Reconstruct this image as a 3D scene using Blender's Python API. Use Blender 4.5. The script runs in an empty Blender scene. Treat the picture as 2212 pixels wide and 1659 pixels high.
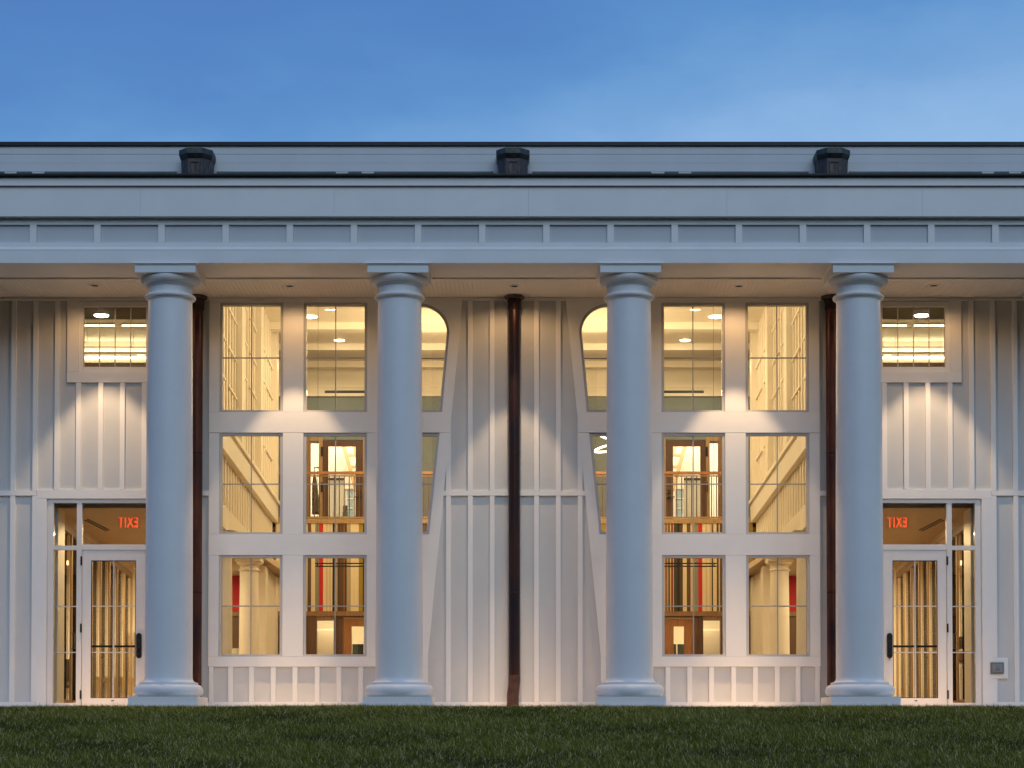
import bpy, bmesh, math, random
import numpy as np

R = math.radians
random.seed(7)
scene = bpy.context.scene
COL = scene.collection

# ------------------------------------------------------------------ camera
FPX, TILT, CAMY, CAMZ = 1946.0, 0.026, -28.7, -0.5     # focal length in pixels of a 1024 px wide frame
CX, HOR = 514.3, 736.1                                   # where the axis of the building and the horizon fall
PPY = HOR - FPX * math.tan(TILT)
cd = bpy.data.cameras.new('camera')
cam = bpy.data.objects.new('camera', cd)
COL.objects.link(cam)
cam.location = (0, CAMY, CAMZ)
cam.rotation_euler = (math.pi / 2 + TILT, 0, 0)
cd.sensor_width = 36
cd.lens = FPX / 1024 * 36
cd.shift_x = -(CX - 512) / 1024
cd.shift_y = (PPY - 384) / 1024
cd.clip_end = 3000
scene.camera = cam

# ------------------------------------------------------------------ sky
SUN_EL, SUN_AZ = R(36), R(10)
world = bpy.data.worlds.new('World')
scene.world = world
world.use_nodes = True
nt = world.node_tree
nt.nodes.clear()
N = nt.nodes.new
L = nt.links.new
tc = N('ShaderNodeTexCoord')
sep = N('ShaderNodeSeparateXYZ')
L(tc.outputs['Generated'], sep.inputs[0])
tilt = N('ShaderNodeMath'); tilt.operation = 'MULTIPLY_ADD'
tilt.inputs[1].default_value = -0.165
L(sep.outputs['X'], tilt.inputs[0])
L(sep.outputs['Z'], tilt.inputs[2])
mp = N('ShaderNodeMapping'); mp.inputs['Scale'].default_value = (3.0, 3.0, 7.0)
mp.inputs['Rotation'].default_value = (0, R(-14), 0)
L(tc.outputs['Generated'], mp.inputs[0])
nz = N('ShaderNodeTexNoise')
nz.inputs['Scale'].default_value = 2.1
nz.inputs['Detail'].default_value = 5
nz.inputs['Roughness'].default_value = 0.6
L(mp.outputs[0], nz.inputs['Vector'])
wob = N('ShaderNodeMath'); wob.operation = 'MULTIPLY_ADD'
wob.inputs[1].default_value = -0.085
L(nz.outputs['Fac'], wob.inputs[0])
L(tilt.outputs[0], wob.inputs[2])
ramp = N('ShaderNodeValToRGB')
L(wob.outputs[0], ramp.inputs[0])
cr = ramp.color_ramp
cr.interpolation = 'CARDINAL'
# the noise averages 0.5, so every stop sits about 0.04 below its true height
stops = [(0.0, (.38, .56, .80)), (.13, (.36, .55, .81)), (.198, (.295, .495, .785)), (.238, (.20, .39, .705)), (.272, (.12, .30, .62)),
         (.300, (.085, .235, .56)), (.350, (.07, .19, .50)), (.60, (.062, .165, .44)), (1.0, (.055, .14, .38))]
while len(cr.elements) < len(stops):
    cr.elements.new(0.5)
for e, (p, c) in zip(cr.elements, stops):
    e.position = p
    e.color = (*c, 1)
nish = N('ShaderNodeTexSky')
nish.sky_type = 'NISHITA'
nish.sun_disc = False
nish.sun_elevation = R(4)
nish.sun_rotation = math.pi + SUN_AZ
bg1 = N('ShaderNodeBackground'); bg1.inputs['Strength'].default_value = 0.98
bg2 = N('ShaderNodeBackground'); bg2.inputs['Strength'].default_value = 0.012
L(ramp.outputs[0], bg1.inputs[0])
L(nish.outputs[0], bg2.inputs[0])
add = N('ShaderNodeAddShader')
L(bg1.outputs[0], add.inputs[0]); L(bg2.outputs[0], add.inputs[1])
wo = N('ShaderNodeOutputWorld')
L(add.outputs[0], wo.inputs[0])

# ------------------------------------------------------------------ last daylight (broad and soft)
sl = bpy.data.lights.new('sun', 'SUN')
sl.energy = 0.82
sl.angle = R(44)
sl.color = (0.84, 0.98, 1.05)
sun = bpy.data.objects.new('sun', sl)
COL.objects.link(sun)
sun.rotation_euler = (math.pi / 2 - SUN_EL, 0, SUN_AZ)
sun.location = (0, -20, 25)

scene.view_settings.view_transform = 'Standard'
scene.view_settings.look = 'None'
scene.view_settings.exposure = 0
scene.view_settings.gamma = 1
scene.render.engine = 'CYCLES'
scene.cycles.use_denoising = True
scene.cycles.max_bounces = 8
scene.cycles.diffuse_bounces = 4
scene.cycles.glossy_bounces = 4
scene.cycles.transparent_max_bounces = 24
scene.cycles.sample_clamp_indirect = 4
scene.cycles.caustics_reflective = False
scene.cycles.caustics_refractive = False


# ------------------------------------------------------------------ measuring: picture of 2212 x 1659 -> point on the plane y = Y
def at(dx, dy, Y):
    k = 1024 / 2212
    a, b = (dx * k - CX) / FPX, (PPY - dy * k) / FPX
    s, c = math.sin(TILT), math.cos(TILT)
    d = (a, c - b * s, s + b * c)
    t = (Y - CAMY) / d[1]
    return a * t, CAMZ + d[2] * t


YT = 1.70            # face of battens and trim boards
YW = 1.735           # face of the wall sheet
CD = 1111.0


def wx(off, y=1045, Y=YT):
    return at(CD + off, y, Y)[0]


def wz(y, Y=YT):
    return at(CD, y, Y)[1]


# ------------------------------------------------------------------ materials
MAT = {}


def mat(name, col, rough=0.5, metal=0.0, var=0.0, vscale=3.0, bump=0.0, bscale=60.0, emit=None, estr=0.0, stretch=None,
        col2=None, spec=0.5, grain=False):
    m = bpy.data.materials.new(name)
    m.use_nodes = True
    t = m.node_tree
    b = t.nodes['Principled BSDF']
    b.inputs['Base Color'].default_value = (*col, 1)
    b.inputs['Roughness'].default_value = rough
    b.inputs['Metallic'].default_value = metal
    b.inputs['Specular IOR Level'].default_value = spec
    if var or col2 or bump:
        co = t.nodes.new('ShaderNodeTexCoord')
        ma = t.nodes.new('ShaderNodeMapping')
        if stretch:
            ma.inputs['Scale'].default_value = stretch
        t.links.new(co.outputs['Object'], ma.inputs[0])
    if var or col2:
        n = t.nodes.new('ShaderNodeTexNoise')
        n.inputs['Scale'].default_value = vscale
        n.inputs['Detail'].default_value = 6
        n.inputs['Roughness'].default_value = 0.6
        t.links.new(ma.outputs[0], n.inputs['Vector'])
        r = t.nodes.new('ShaderNodeValToRGB')
        c2 = col2 or tuple(max(0, c * (1 - var)) for c in col)
        r.color_ramp.elements[0].color = (*c2, 1)
        r.color_ramp.elements[1].color = (*col, 1)
        r.color_ramp.elements[0].position = 0.32
        r.color_ramp.elements[1].position = 0.66
        t.links.new(n.outputs['Fac'], r.inputs[0])
        t.links.new(r.outputs[0], b.inputs['Base Color'])
        mr = t.nodes.new('ShaderNodeMapRange')
        mr.inputs['To Min'].default_value = min(1, rough * 1.25)
        mr.inputs['To Max'].default_value = rough * 0.85
        t.links.new(n.outputs['Fac'], mr.inputs[0])
        t.links.new(mr.outputs[0], b.inputs['Roughness'])
    if bump:
        n2 = t.nodes.new('ShaderNodeTexNoise')
        n2.inputs['Scale'].default_value = bscale
        n2.inputs['Detail'].default_value = 4
        t.links.new(ma.outputs[0], n2.inputs['Vector'])
        bp = t.nodes.new('ShaderNodeBump')
        bp.inputs['Strength'].default_value = bump
        bp.inputs['Distance'].default_value = 0.01
        t.links.new(n2.outputs['Fac'], bp.inputs['Height'])
        t.links.new(bp.outputs[0], b.inputs['Normal'])
    if emit:
        b.inputs['Emission Color'].default_value = (*emit, 1)
        b.inputs['Emission Strength'].default_value = estr
    MAT[name] = m
    return m


WARM = (1.0, 0.735, 0.39)
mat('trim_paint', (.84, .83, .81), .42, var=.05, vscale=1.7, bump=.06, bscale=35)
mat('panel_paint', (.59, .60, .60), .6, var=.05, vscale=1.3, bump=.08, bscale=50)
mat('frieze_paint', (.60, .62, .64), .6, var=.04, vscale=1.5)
mat('siding_paint', (.68, .70, .70), .6, var=.05, vscale=1.5)
mat('column_paint', (.80, .80, .79), .46, var=.05, vscale=2.2, bump=.03, bscale=20)
mat('frame_paint', (.50, .49, .48), .45, var=.04)
mat('door_paint', (.72, .71, .70), .4, var=.04)
mat('muntin_paint', (.30, .31, .31), .5)
mat('soffit_paint', (.84, .78, .70), .5, var=.05, vscale=2)
mat('black_metal', (.012, .012, .016), .45, metal=.3, var=.3, vscale=4)
mat('green_flashing', (.11, .14, .14), .6, metal=.2, var=.3)
mat('copper_side', (.15, .055, .032), .34, metal=.75, col2=(.035, .022, .028), vscale=2.2, stretch=(2, 2, .5), bump=.03, bscale=14)
mat('copper_foot', (.12, .06, .045), .4, metal=.6, col2=(.04, .026, .026), vscale=9, bump=.2, bscale=30)
mat('copper', (.055, .026, .021), .34, metal=.7, col2=(.015, .015, .026), vscale=2.2, stretch=(2, 2, .5), bump=.03, bscale=14)
mat('bronze', (.12, .105, .10), .5, metal=.5, col2=(.05, .045, .05), vscale=14, stretch=(3, 3, .5), bump=.25, bscale=25)
mat('bronze_rim', (.085, .10, .095), .5, metal=.5, col2=(.04, .045, .045), vscale=9)
mat('stone_floor', (.70, .60, .48), .7, var=.2, vscale=3, bump=.1)
mat('roof_skin', (.06, .06, .065), .8, var=.2)
mat('grey_plastic', (.17, .19, .21), .45, var=.1)
mat('grey_plastic_lid', (.24, .26, .29), .4, var=.1)
mat('soil', (.022, .027, .007), .95, var=.5, vscale=9, bump=.6, bscale=14)
mat('cream', (.84, .80, .70), .55, var=.04, vscale=1.5)
mat('cream_gap_shade', (.70, .61, .47), .55, var=.04, vscale=1.5)  # darkened cream, paints in the shade between the hall battens
mat('cream_batten', (.87, .83, .74), .5, var=.03)
mat('ivory', (.86, .83, .75), .45, var=.04)
mat('dim_tan_ceiling', (.62, .52, .40), .7, var=.08, vscale=4)  # tan colour stands in for the dim light of the aisles
mat('oak', (.33, .19, .095), .45, var=.35, vscale=6, stretch=(6, 6, .5))
mat('oak_dark', (.16, .085, .045), .45, var=.35, vscale=6, stretch=(6, 6, .5))
mat('walnut', (.115, .055, .035), .4, var=.35, vscale=6, stretch=(6, 6, .5))
mat('cherry', (.42, .19, .075), .4, var=.3, vscale=6, stretch=(5, 5, .6))
mat('pine', (.46, .30, .15), .45, var=.25, vscale=6, stretch=(6, 6, .5))
mat('teal_wall', (.19, .245, .275), .6, var=.05, vscale=2)
mat('olive_soffit', (.13, .11, .06), .7, var=.1)
mat('grille_metal', (.09, .10, .11), .5, metal=.3)
mat('black_plastic', (.012, .012, .013), .4)
mat('floor_oak', (.30, .19, .10), .35, var=.25, vscale=4, stretch=(1, 8, 1))
mat('white_cabinet', (.8, .78, .72), .4)
mat('dark_counter', (.05, .04, .035), .3)
mat('leaf_dark', (.02, .045, .015), .5, var=.4, vscale=20)
mat('terracotta', (.30, .12, .06), .7, var=.2)
mat('sky_pane', (.35, .5, .62), .15)
mat('night_pane', (.02, .025, .022), .1)
mat('lamp_disc', (1, 1, 1), .5, emit=(1, .86, .62), estr=14)
mat('dim_lens', (.7, .65, .55), .4, emit=(1, .75, .45), estr=1.0)
mat('tube_light', (1, 1, 1), .5, emit=(1, .80, .48), estr=5)
mat('cove_light', (1, 1, 1), .5, emit=(1, .80, .48), estr=9)
mat('ring_light', (1, 1, 1), .5, emit=(1, .86, .60), estr=4)
mat('exit_red', (.8, .06, .02), .5, emit=(1, .10, .03), estr=1.15)
mat('exit_housing', (.30, .04, .03), .5)
mat('soap_white', (.85, .82, .72), .35)
mat('green_plastic', (.03, .14, .09), .4)
for nm, c in dict(red=(.55, .012, .018), cream=(.80, .69, .48), sand=(.66, .52, .32), grey=(.25, .26, .21), brown=(.115, .062, .028),
                  black=(.018, .014, .012), umber=(.085, .048, .024), rust=(.33, .12, .03), taupe=(.44, .36, .25), olive=(.33, .23, .025),
                  maroon=(.23, .028, .03), yellow=(.62, .36, .04), moss=(.05, .052, .022)).items():
    mat('stripe_' + nm, c, .6, var=.08, vscale=12, stretch=(6, 1, .3))


def glass(name, tint, refl=1.0, ior=1.5):
    m = bpy.data.materials.new(name)
    m.use_nodes = True
    t = m.node_tree
    t.nodes.clear()
    o = t.nodes.new('ShaderNodeOutputMaterial')
    mx = t.nodes.new('ShaderNodeMixShader')
    tr = t.nodes.new('ShaderNodeBsdfTransparent')
    tr.inputs[0].default_value = (*tint, 1)
    gl = t.nodes.new('ShaderNodeBsdfGlossy')
    gl.inputs['Roughness'].default_value = 0.0
    gl.inputs['Color'].default_value = (refl, refl, refl, 1)
    fr = t.nodes.new('ShaderNodeFresnel')
    fr.inputs['IOR'].default_value = ior
    t.links.new(fr.outputs[0], mx.inputs[0])
    t.links.new(tr.outputs[0], mx.inputs[1])
    t.links.new(gl.outputs[0], mx.inputs[2])
    t.links.new(mx.outputs[0], o.inputs[0])
    MAT[name] = m


glass('glass', (.97, .97, .96))
glass('glass_soft', (.98, .98, .97), 1.0, 1.04)
glass('acrylic', (.98, .93, .92))

# ------------------------------------------------------------------ mesh helpers
WL = {}          # world place of every object's origin


class MB:
    def __init__(s):
        s.v, s.f = [], []

    def add(s, vs, fs):
        n = len(s.v)
        s.v += [tuple(p) for p in vs]
        s.f += [tuple(i + n for i in f) for f in fs]
        return s

    def hexa(s, p):      # bottom ring 4, top ring 4
        return s.add(p, [(3, 2, 1, 0), (4, 5, 6, 7), (0, 1, 5, 4), (1, 2, 6, 5), (2, 3, 7, 6), (3, 0, 4, 7)])

    def box(s, x0, x1, y0, y1, z0, z1):
        x0, x1 = sorted((x0, x1)); y0, y1 = sorted((y0, y1)); z0, z1 = sorted((z0, z1))
        return s.hexa([(x0, y0, z0), (x1, y0, z0), (x1, y1, z0), (x0, y1, z0), (x0, y0, z1), (x1, y0, z1), (x1, y1, z1), (x0, y1, z1)])

    def prism(s, poly, y0, y1):      # polygon in x,z swept along y
        n = len(poly)
        a = sum(poly[i][0] * poly[(i + 1) % n][1] - poly[(i + 1) % n][0] * poly[i][1] for i in range(n))
        if a < 0:
            poly = poly[::-1]
        vs = [(x, y0, z) for x, z in poly] + [(x, y1, z) for x, z in poly]
        fs = [tuple(range(n)), tuple(range(2 * n - 1, n - 1, -1))]
        fs += [(i, i + n, (i + 1) % n + n, (i + 1) % n) for i in range(n)]
        return s.add(vs, fs)

    def prof(s, poly, x0, x1):       # polygon in y,z swept along x
        n = len(poly)
        a = sum(poly[i][0] * poly[(i + 1) % n][1] - poly[(i + 1) % n][0] * poly[i][1] for i in range(n))
        if a < 0:
            poly = poly[::-1]
        vs = [(x1, y, z) for y, z in poly] + [(x0, y, z) for y, z in poly]
        fs = [tuple(range(n)), tuple(range(2 * n - 1, n - 1, -1))]
        fs += [(i, i + n, (i + 1) % n + n, (i + 1) % n) for i in range(n)]
        return s.add(vs, fs)

    def plate(s, outer, holes, y0, y1):   # flat board with holes, front at y0
        bm = bmesh.new()
        loops = []
        for lp in [outer] + holes:
            vs = [bm.verts.new((x, z, 0)) for x, z in lp]
            for i in range(len(vs)):
                bm.edges.new((vs[i], vs[(i + 1) % len(vs)]))
            loops.append(len(vs))
        bm.verts.index_update()
        bmesh.ops.triangle_fill(bm, use_beauty=True, edges=bm.edges[:])
        bm.verts.index_update()
        pts = [(v.co.x, v.co.y) for v in bm.verts]
        n = len(pts)
        tris = []
        for f in bm.faces:
            i = [v.index for v in f.verts]
            a, b, c = (pts[k] for k in i)
            if (b[0] - a[0]) * (c[1] - a[1]) - (b[1] - a[1]) * (c[0] - a[0]) < 0:
                i = i[::-1]
            tris.append(tuple(i))
        bm.free()
        fs = list(tris) + [tuple(k + n for k in t[::-1]) for t in tris]
        st = 0
        for m in loops:
            for i in range(m):
                p, q = st + i, st + (i + 1) % m
                fs.append((p, p + n, q + n, q))
            st += m
        return s.add([(x, y0, z) for x, z in pts] + [(x, y1, z) for x, z in pts], fs)

    def lathe(s, prof, cx, cy, n=48):
        m = len(prof)
        vs = [(cx + r * math.cos(2 * math.pi * k / n), cy + r * math.sin(2 * math.pi * k / n), z) for r, z in prof for k in range(n)]
        fs = [(j * n + k, j * n + (k + 1) % n, (j + 1) * n + (k + 1) % n, (j + 1) * n + k) for j in range(m - 1) for k in range(n)]
        fs += [tuple(range(n - 1, -1, -1)), tuple((m - 1) * n + k for k in range(n))]
        return s.add(vs, fs)

    def tube(s, pts, r, n=12):
        rings = []
        for i, p in enumerate(pts):
            a = pts[max(0, i - 1)]; b = pts[min(len(pts) - 1, i + 1)]
            d = np.array(b, float) - np.array(a, float)
            d /= np.linalg.norm(d)
            u = np.cross(d, (0, 0, 1) if abs(d[2]) < .9 else (0, 1, 0)); u /= np.linalg.norm(u)
            w = np.cross(d, u)
            rr = r[i] if isinstance(r, (list, tuple)) else r
            rings += [tuple(np.array(p) + rr * (math.cos(2 * math.pi * k / n) * u + math.sin(2 * math.pi * k / n) * w)) for k in range(n)]
        m = len(pts)
        fs = [(j * n + k, j * n + (k + 1) % n, (j + 1) * n + (k + 1) % n, (j + 1) * n + k) for j in range(m - 1) for k in range(n)]
        fs += [tuple(range(n - 1, -1, -1)), tuple((m - 1) * n + k for k in range(n))]
        return s.add(rings, fs)

    def build(s, name, m, parent=None, smooth=False, kind=None, fix=False):
        P = np.array(s.v, float)
        lo, hi = P.min(0), P.max(0)
        o = np.array([(lo[0] + hi[0]) / 2, (lo[1] + hi[1]) / 2, lo[2]])
        me = bpy.data.meshes.new(name)
        me.from_pydata([tuple(p) for p in (P - o)], [], s.f)
        if fix or smooth:
            bm = bmesh.new(); bm.from_mesh(me)
            bmesh.ops.recalc_face_normals(bm, faces=bm.faces[:])
            bm.to_mesh(me); bm.free()
        me.materials.append(MAT[m])
        if smooth:
            me.polygons.foreach_set('use_smooth', [True] * len(me.polygons))
            me.set_sharp_from_angle(angle=R(35))
        ob = bpy.data.objects.new(name, me)
        COL.objects.link(ob)
        place(ob, o, parent)
        if kind:
            ob['kind'] = kind
        return ob


def place(ob, o, parent):
    WL[ob.name] = np.array(o, float)
    if parent is not None:
        ob.parent = parent
        ob.location = tuple(WL[ob.name] - WL[parent.name])
    else:
        ob.location = tuple(o)


def group_empty(name, loc, parent=None):
    e = bpy.data.objects.new(name, None)
    e.empty_display_size = 0.2
    COL.objects.link(e)
    place(e, loc, parent)
    return e


def tag(o, label, cat, group=None):
    o['label'] = label
    o['category'] = cat
    if group:
        o['group'] = group
    return o


def twin(ob, dx=0, dy=0, dz=0, parent=None):      # another piece that shares the mesh
    c = ob.copy()
    COL.objects.link(c)
    place(c, WL[ob.name] + np.array((dx, dy, dz), float), parent if parent is not None else ob.parent)
    return c


def tree_twin(ob, dx=0, dy=0, dz=0, parent=None):
    c = ob.copy()
    COL.objects.link(c)
    place(c, WL[ob.name] + np.array((dx, dy, dz), float), parent)
    for ch in [k for k in ob.children]:
        d = ch.copy()
        COL.objects.link(d)
        d.parent = c
        WL[d.name] = WL[ch.name] + np.array((dx, dy, dz), float)
        for g in ch.children:
            h = g.copy(); COL.objects.link(h); h.parent = d
            WL[h.name] = WL[g.name] + np.array((dx, dy, dz), float)
    return c


def clip(poly, x0, x1, z0, z1):
    def half(pts, f, cut):
        out = []
        for i in range(len(pts)):
            a, b = pts[i], pts[(i + 1) % len(pts)]
            fa, fb = f(a), f(b)
            if fa >= 0:
                out.append(a)
            if fa * fb < 0:
                t = fa / (fa - fb)
                out.append((a[0] + t * (b[0] - a[0]), a[1] + t * (b[1] - a[1])))
        return out
    for f in (lambda p: p[0] - x0, lambda p: x1 - p[0], lambda p: p[1] - z0, lambda p: z1 - p[1]):
        poly = half(poly, f, 0)
        if not poly:
            return []
    return poly


def rect_wall(mb, x0, x1, z0, z1, y0, y1, holes):
    xs = sorted({x0, x1, *[min(max(h[i], x0), x1) for h in holes for i in (0, 1)]})
    for a, b in zip(xs, xs[1:]):
        m = (a + b) / 2
        hs = sorted((h[2], h[3]) for h in holes if h[0] < m < h[1])
        z = z0
        for p, q in hs:
            if p > z:
                mb.box(a, b, y0, y1, z, p)
            z = max(z, q)
        if z < z1:
            mb.box(a, b, y0, y1, z, z1)
    return mb


def spot(name, loc, power, size, blend, col=WARM, parent=None, radius=.03):
    l = bpy.data.lights.new(name, 'SPOT')
    l.energy = power; l.spot_size = R(size); l.spot_blend = blend; l.color = col; l.shadow_soft_size = radius
    o = bpy.data.objects.new(name, l)
    COL.objects.link(o)
    place(o, loc, parent)
    return o


def area(name, loc, power, sx, sy=None, col=WARM, parent=None, rot=(0, 0, 0)):
    l = bpy.data.lights.new(name, 'AREA')
    l.energy = power; l.color = col
    if sy:
        l.shape = 'RECTANGLE'; l.size = sx; l.size_y = sy
    else:
        l.shape = 'DISK'; l.size = sx
    o = bpy.data.objects.new(name, l)
    COL.objects.link(o)
    place(o, loc, parent)
    o.rotation_euler = rot
    return o


# ------------------------------------------------------------------ ground
def ground_z(y):
    return float(np.interp(y, [-400, -110, -60, -45, -28, -14, -1.2, -.9, 400], [34, 34, 4, -1.6, -1.98, -1.42, -.125, -.11, -.11]))  # the hill behind the camera is added, unseen, to cut low sky light


gb = MB()
ys = [-400, -110, -60, -45, -28, -21, -14, -10, -6, -3, -1.2, -.9, 30, 400]
xs = [-400, -60, -14, 0, 14, 60, 400]
gv = [(x, y, ground_z(y)) for y in ys for x in xs]
gf = [(j * 7 + i, j * 7 + i + 1, (j + 1) * 7 + i + 1, (j + 1) * 7 + i) for j in range(len(ys) - 1) for i in range(6)]
gb.add(gv, gf)
gb.build('ground', 'soil', kind='structure')
MB().box(-12.5, 12.5, -.60, YW + .3, -.3, -.085).build('portico_floor', 'stone_floor', kind='structure')

# ------------------------------------------------------------------ building
B = group_empty('portico_building', (0, YW, -.1))
tag(B, 'long white pillared hall with board and batten wall and lit windows', 'building')
XE = 12.0
zA = at(CD, 568, -.44)[1]          # underside of the architrave
zC = zA - .025                      # portico ceiling
zb = -.10
print('zA', zA, 'scale', wx(100) / 100)

# openings in the wall sheet (x0,x1,z0,z1)
holes = []
ROWS = [(653, 890), (935, 1154), (1199, 1418)]
for s in (-1, 1):
    for c in (569, 387):
        for a, b in ROWS:
            x0, x1 = sorted((s * wx(c - 66), s * wx(c + 66)))
            holes.append((x0, x1, wz(b) + .02, wz(a) - .02))
    # keyhole windows
    x0, x1 = sorted((s * wx(142), s * wx(264)))
    holes.append((x0, x1, wz(888), wz(657)))
    x0, x1 = sorted((s * wx(164), s * wx(244)))
    holes.append((x0, x1, wz(1152), wz(938)))
    # small upper windows and doors
    x0, x1 = sorted((s * wx(786), s * wx(941)))
    holes.append((x0, x1, wz(800), wz(653)))
    x0, x1 = sorted((s * wx(787), s * wx(1008)))
    holes.append((x0, x1, zb - .2, wz(1078)))
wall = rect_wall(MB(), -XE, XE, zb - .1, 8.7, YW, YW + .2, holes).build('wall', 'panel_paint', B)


def board(x0, x1, z0, z1, name='trim_board', y0=YT, y1=YW, m='trim_paint', g=.0012):
    x0, x1 = sorted((x0, x1)); z0, z1 = sorted((z0, z1))
    return MB().box(x0 + g, x1 - g, y0, y1 + .002, z0 + g, z1 - g).build(name, m, B)


BW = wx(5.25)        # half batten width


def batten(off_x, z0, z1):
    return board(off_x - BW, off_x + BW, z0, z1, 'batten', YT + .002)


def slant_off(y):
    return 112 + (y - 651) * (187 - 112) / (1417 - 651)


def slant_x(y):
    return at(CD + slant_off(y), y, YT)[0]


zbelt1, zbelt0 = wz(1060), wz(1070.5)
zbase = wz(1516)
zh = wz(649)
for s in (-1, 1):
    S = lambda off, y=1045: s * wx(off, y)
    # --- window wall: rails and stiles of flat boards round the big windows
    xo = wx(660)
    rails = [(641, 653), (890, 934.5), (1154, 1199), (1418, 1440)]
    for a, b in rails:
        top = zC if a == 641 else wz(a)
        xa, xb_ = slant_x(max(a, 645)), slant_x(b)
        if a == 1418:
            xa = xb_ = slant_x(1417)
        MB().prism([(s * xo, top - .0012), (s * xa, top - .0012), (s * xb_, wz(b) + .0012), (s * xo, wz(b) + .0012)], YT, YW + .002).build('trim_board', 'trim_paint', B)
    for a, b in ROWS:
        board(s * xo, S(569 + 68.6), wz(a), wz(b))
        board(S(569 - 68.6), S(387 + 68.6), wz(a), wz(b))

    # keyhole shapes
    def keyhole(ins):
        cxk, cz, r = S(203), wz(717), wx(62.5) - ins
        zbot = wz(890) + ins
        hw = wx(46.5) - ins
        pts = [(cxk + r * math.cos(a), cz + r * math.sin(a)) for a in [math.pi * i / 24 for i in range(25)]]
        return pts + [(cxk - hw, zbot), (cxk + hw, zbot)]

    def wedge(ins):
        cxk = S(203)
        return [(cxk - wx(41.5) + ins, wz(935) - ins), (cxk + wx(41.5) - ins, wz(935) - ins), (cxk + wx(19) - ins, wz(1154) + ins), (cxk - wx(19) + ins, wz(1154) + ins)]

    xi = S(387 - 68.6)
    for (a, b), hole in zip(ROWS, (keyhole(0), wedge(0), None)):
        outer = [(xi, wz(a)), (s * slant_x(a), wz(a)), (s * slant_x(b), wz(b)), (xi, wz(b))]
        MB().plate(outer, [hole] if hole else [], YT, YW + .002).build('trim_board', 'trim_paint', B, fix=True)
    # dado under the windows
    for off in (613, 568, 521, 474, 426, 379, 332, 284, 237):
        batten(S(off, 1480), zbase, wz(1440))
    board(S(650, 1480), S(660, 1480), zbase, wz(1440), 'batten')
    board(S(187, 1480), S(200, 1480), zbase, wz(1440), 'batten')
    # strip beside the window wall, behind the outer column
    for off in (706, 753):
        batten(S(off), zbelt1, zC - .06)
        batten(S(off), zbase, zbelt0)
    board(S(660), S(1150 if 0 else 774), zbelt0, zbelt1, 'belt_rail')
    # --- centre bay
    for off in (48, 95):
        batten(S(off, 860), zbelt1, zh)
        batten(S(off, 1290), zbase, zbelt0)
    # third batten, cut by the slanted board
    xq0, xq1 = wx(137), wx(147.6)

    def z_on_slant(x):
        lo, hi = 651.0, 1417.0
        for _ in range(40):
            m_ = (lo + hi) / 2
            if slant_x(m_) < x:
                lo = m_
            else:
                hi = m_
        return wz((lo + hi) / 2)
    zt = z_on_slant(xq1) - .002
    MB().prism([(s * xq0, z_on_slant(xq0)), (s * xq1, zt), (s * xq1, zbelt1), (s * xq0, zbelt1)], YT + .002, YW + .002).build('batten', 'trim_paint', B)
    batten(S(142.3, 1290), zbase, zbelt0)
    MB().prism([(0 + s * .001, zbelt1), (s * slant_x(1060), zbelt1), (s * slant_x(1070.5), zbelt0), (0 + s * .001, zbelt0)], YT, YW + .002).build('belt_rail', 'trim_paint', B)
    board(0, s * slant_x(645) - s * .004, zh, zC, 'head_board')
    board(0, S(785, 1520), zb - .05, zbase, 'base_board')
    # --- wing
    board(S(787, 800), S(966, 740), wz(802), wz(826))
    board(S(941.5, 740), S(966, 740), wz(802), zh)
    board(S(764, 740), S(786, 740), wz(802), zh)
    board(S(660), s * XE, zh, zC, 'head_board')
    for off in (800, 847, 894, 942):
        batten(S(off, 940), wz(1057), wz(826))
    batten(S(989), wz(1057), zh)
    off = 1036
    while wx(off) < XE - .05:
        batten(S(off), zbelt1, zh)
        if s == 1 and off == 1036:
            batten(S(off), wz(1420), zbelt0)
            batten(S(off), zbase, wz(1466))
        else:
            batten(S(off), zbase, zbelt0)
        off += 47.3
    board(S(1031.5), s * XE, zbelt0, zbelt1, 'belt_rail')
    board(S(774), S(1031), wz(1057), wz(1077), 'door_head')
    board(S(1009.5), S(1031), zb - .05, wz(1077), 'door_casing')
    board(S(774), S(786), zb - .05, wz(1077), 'door_casing')
    board(S(1031.5), s * XE, zb - .05, zbase, 'base_board')


# --- windows
def muntin_bar(w, x0, x1, z0, z1, y=1.755, m='muntin_paint'):
    MB().box(x0, x1, y - .012, y + .012, z0, z1).build('muntin', m, w)


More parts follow.
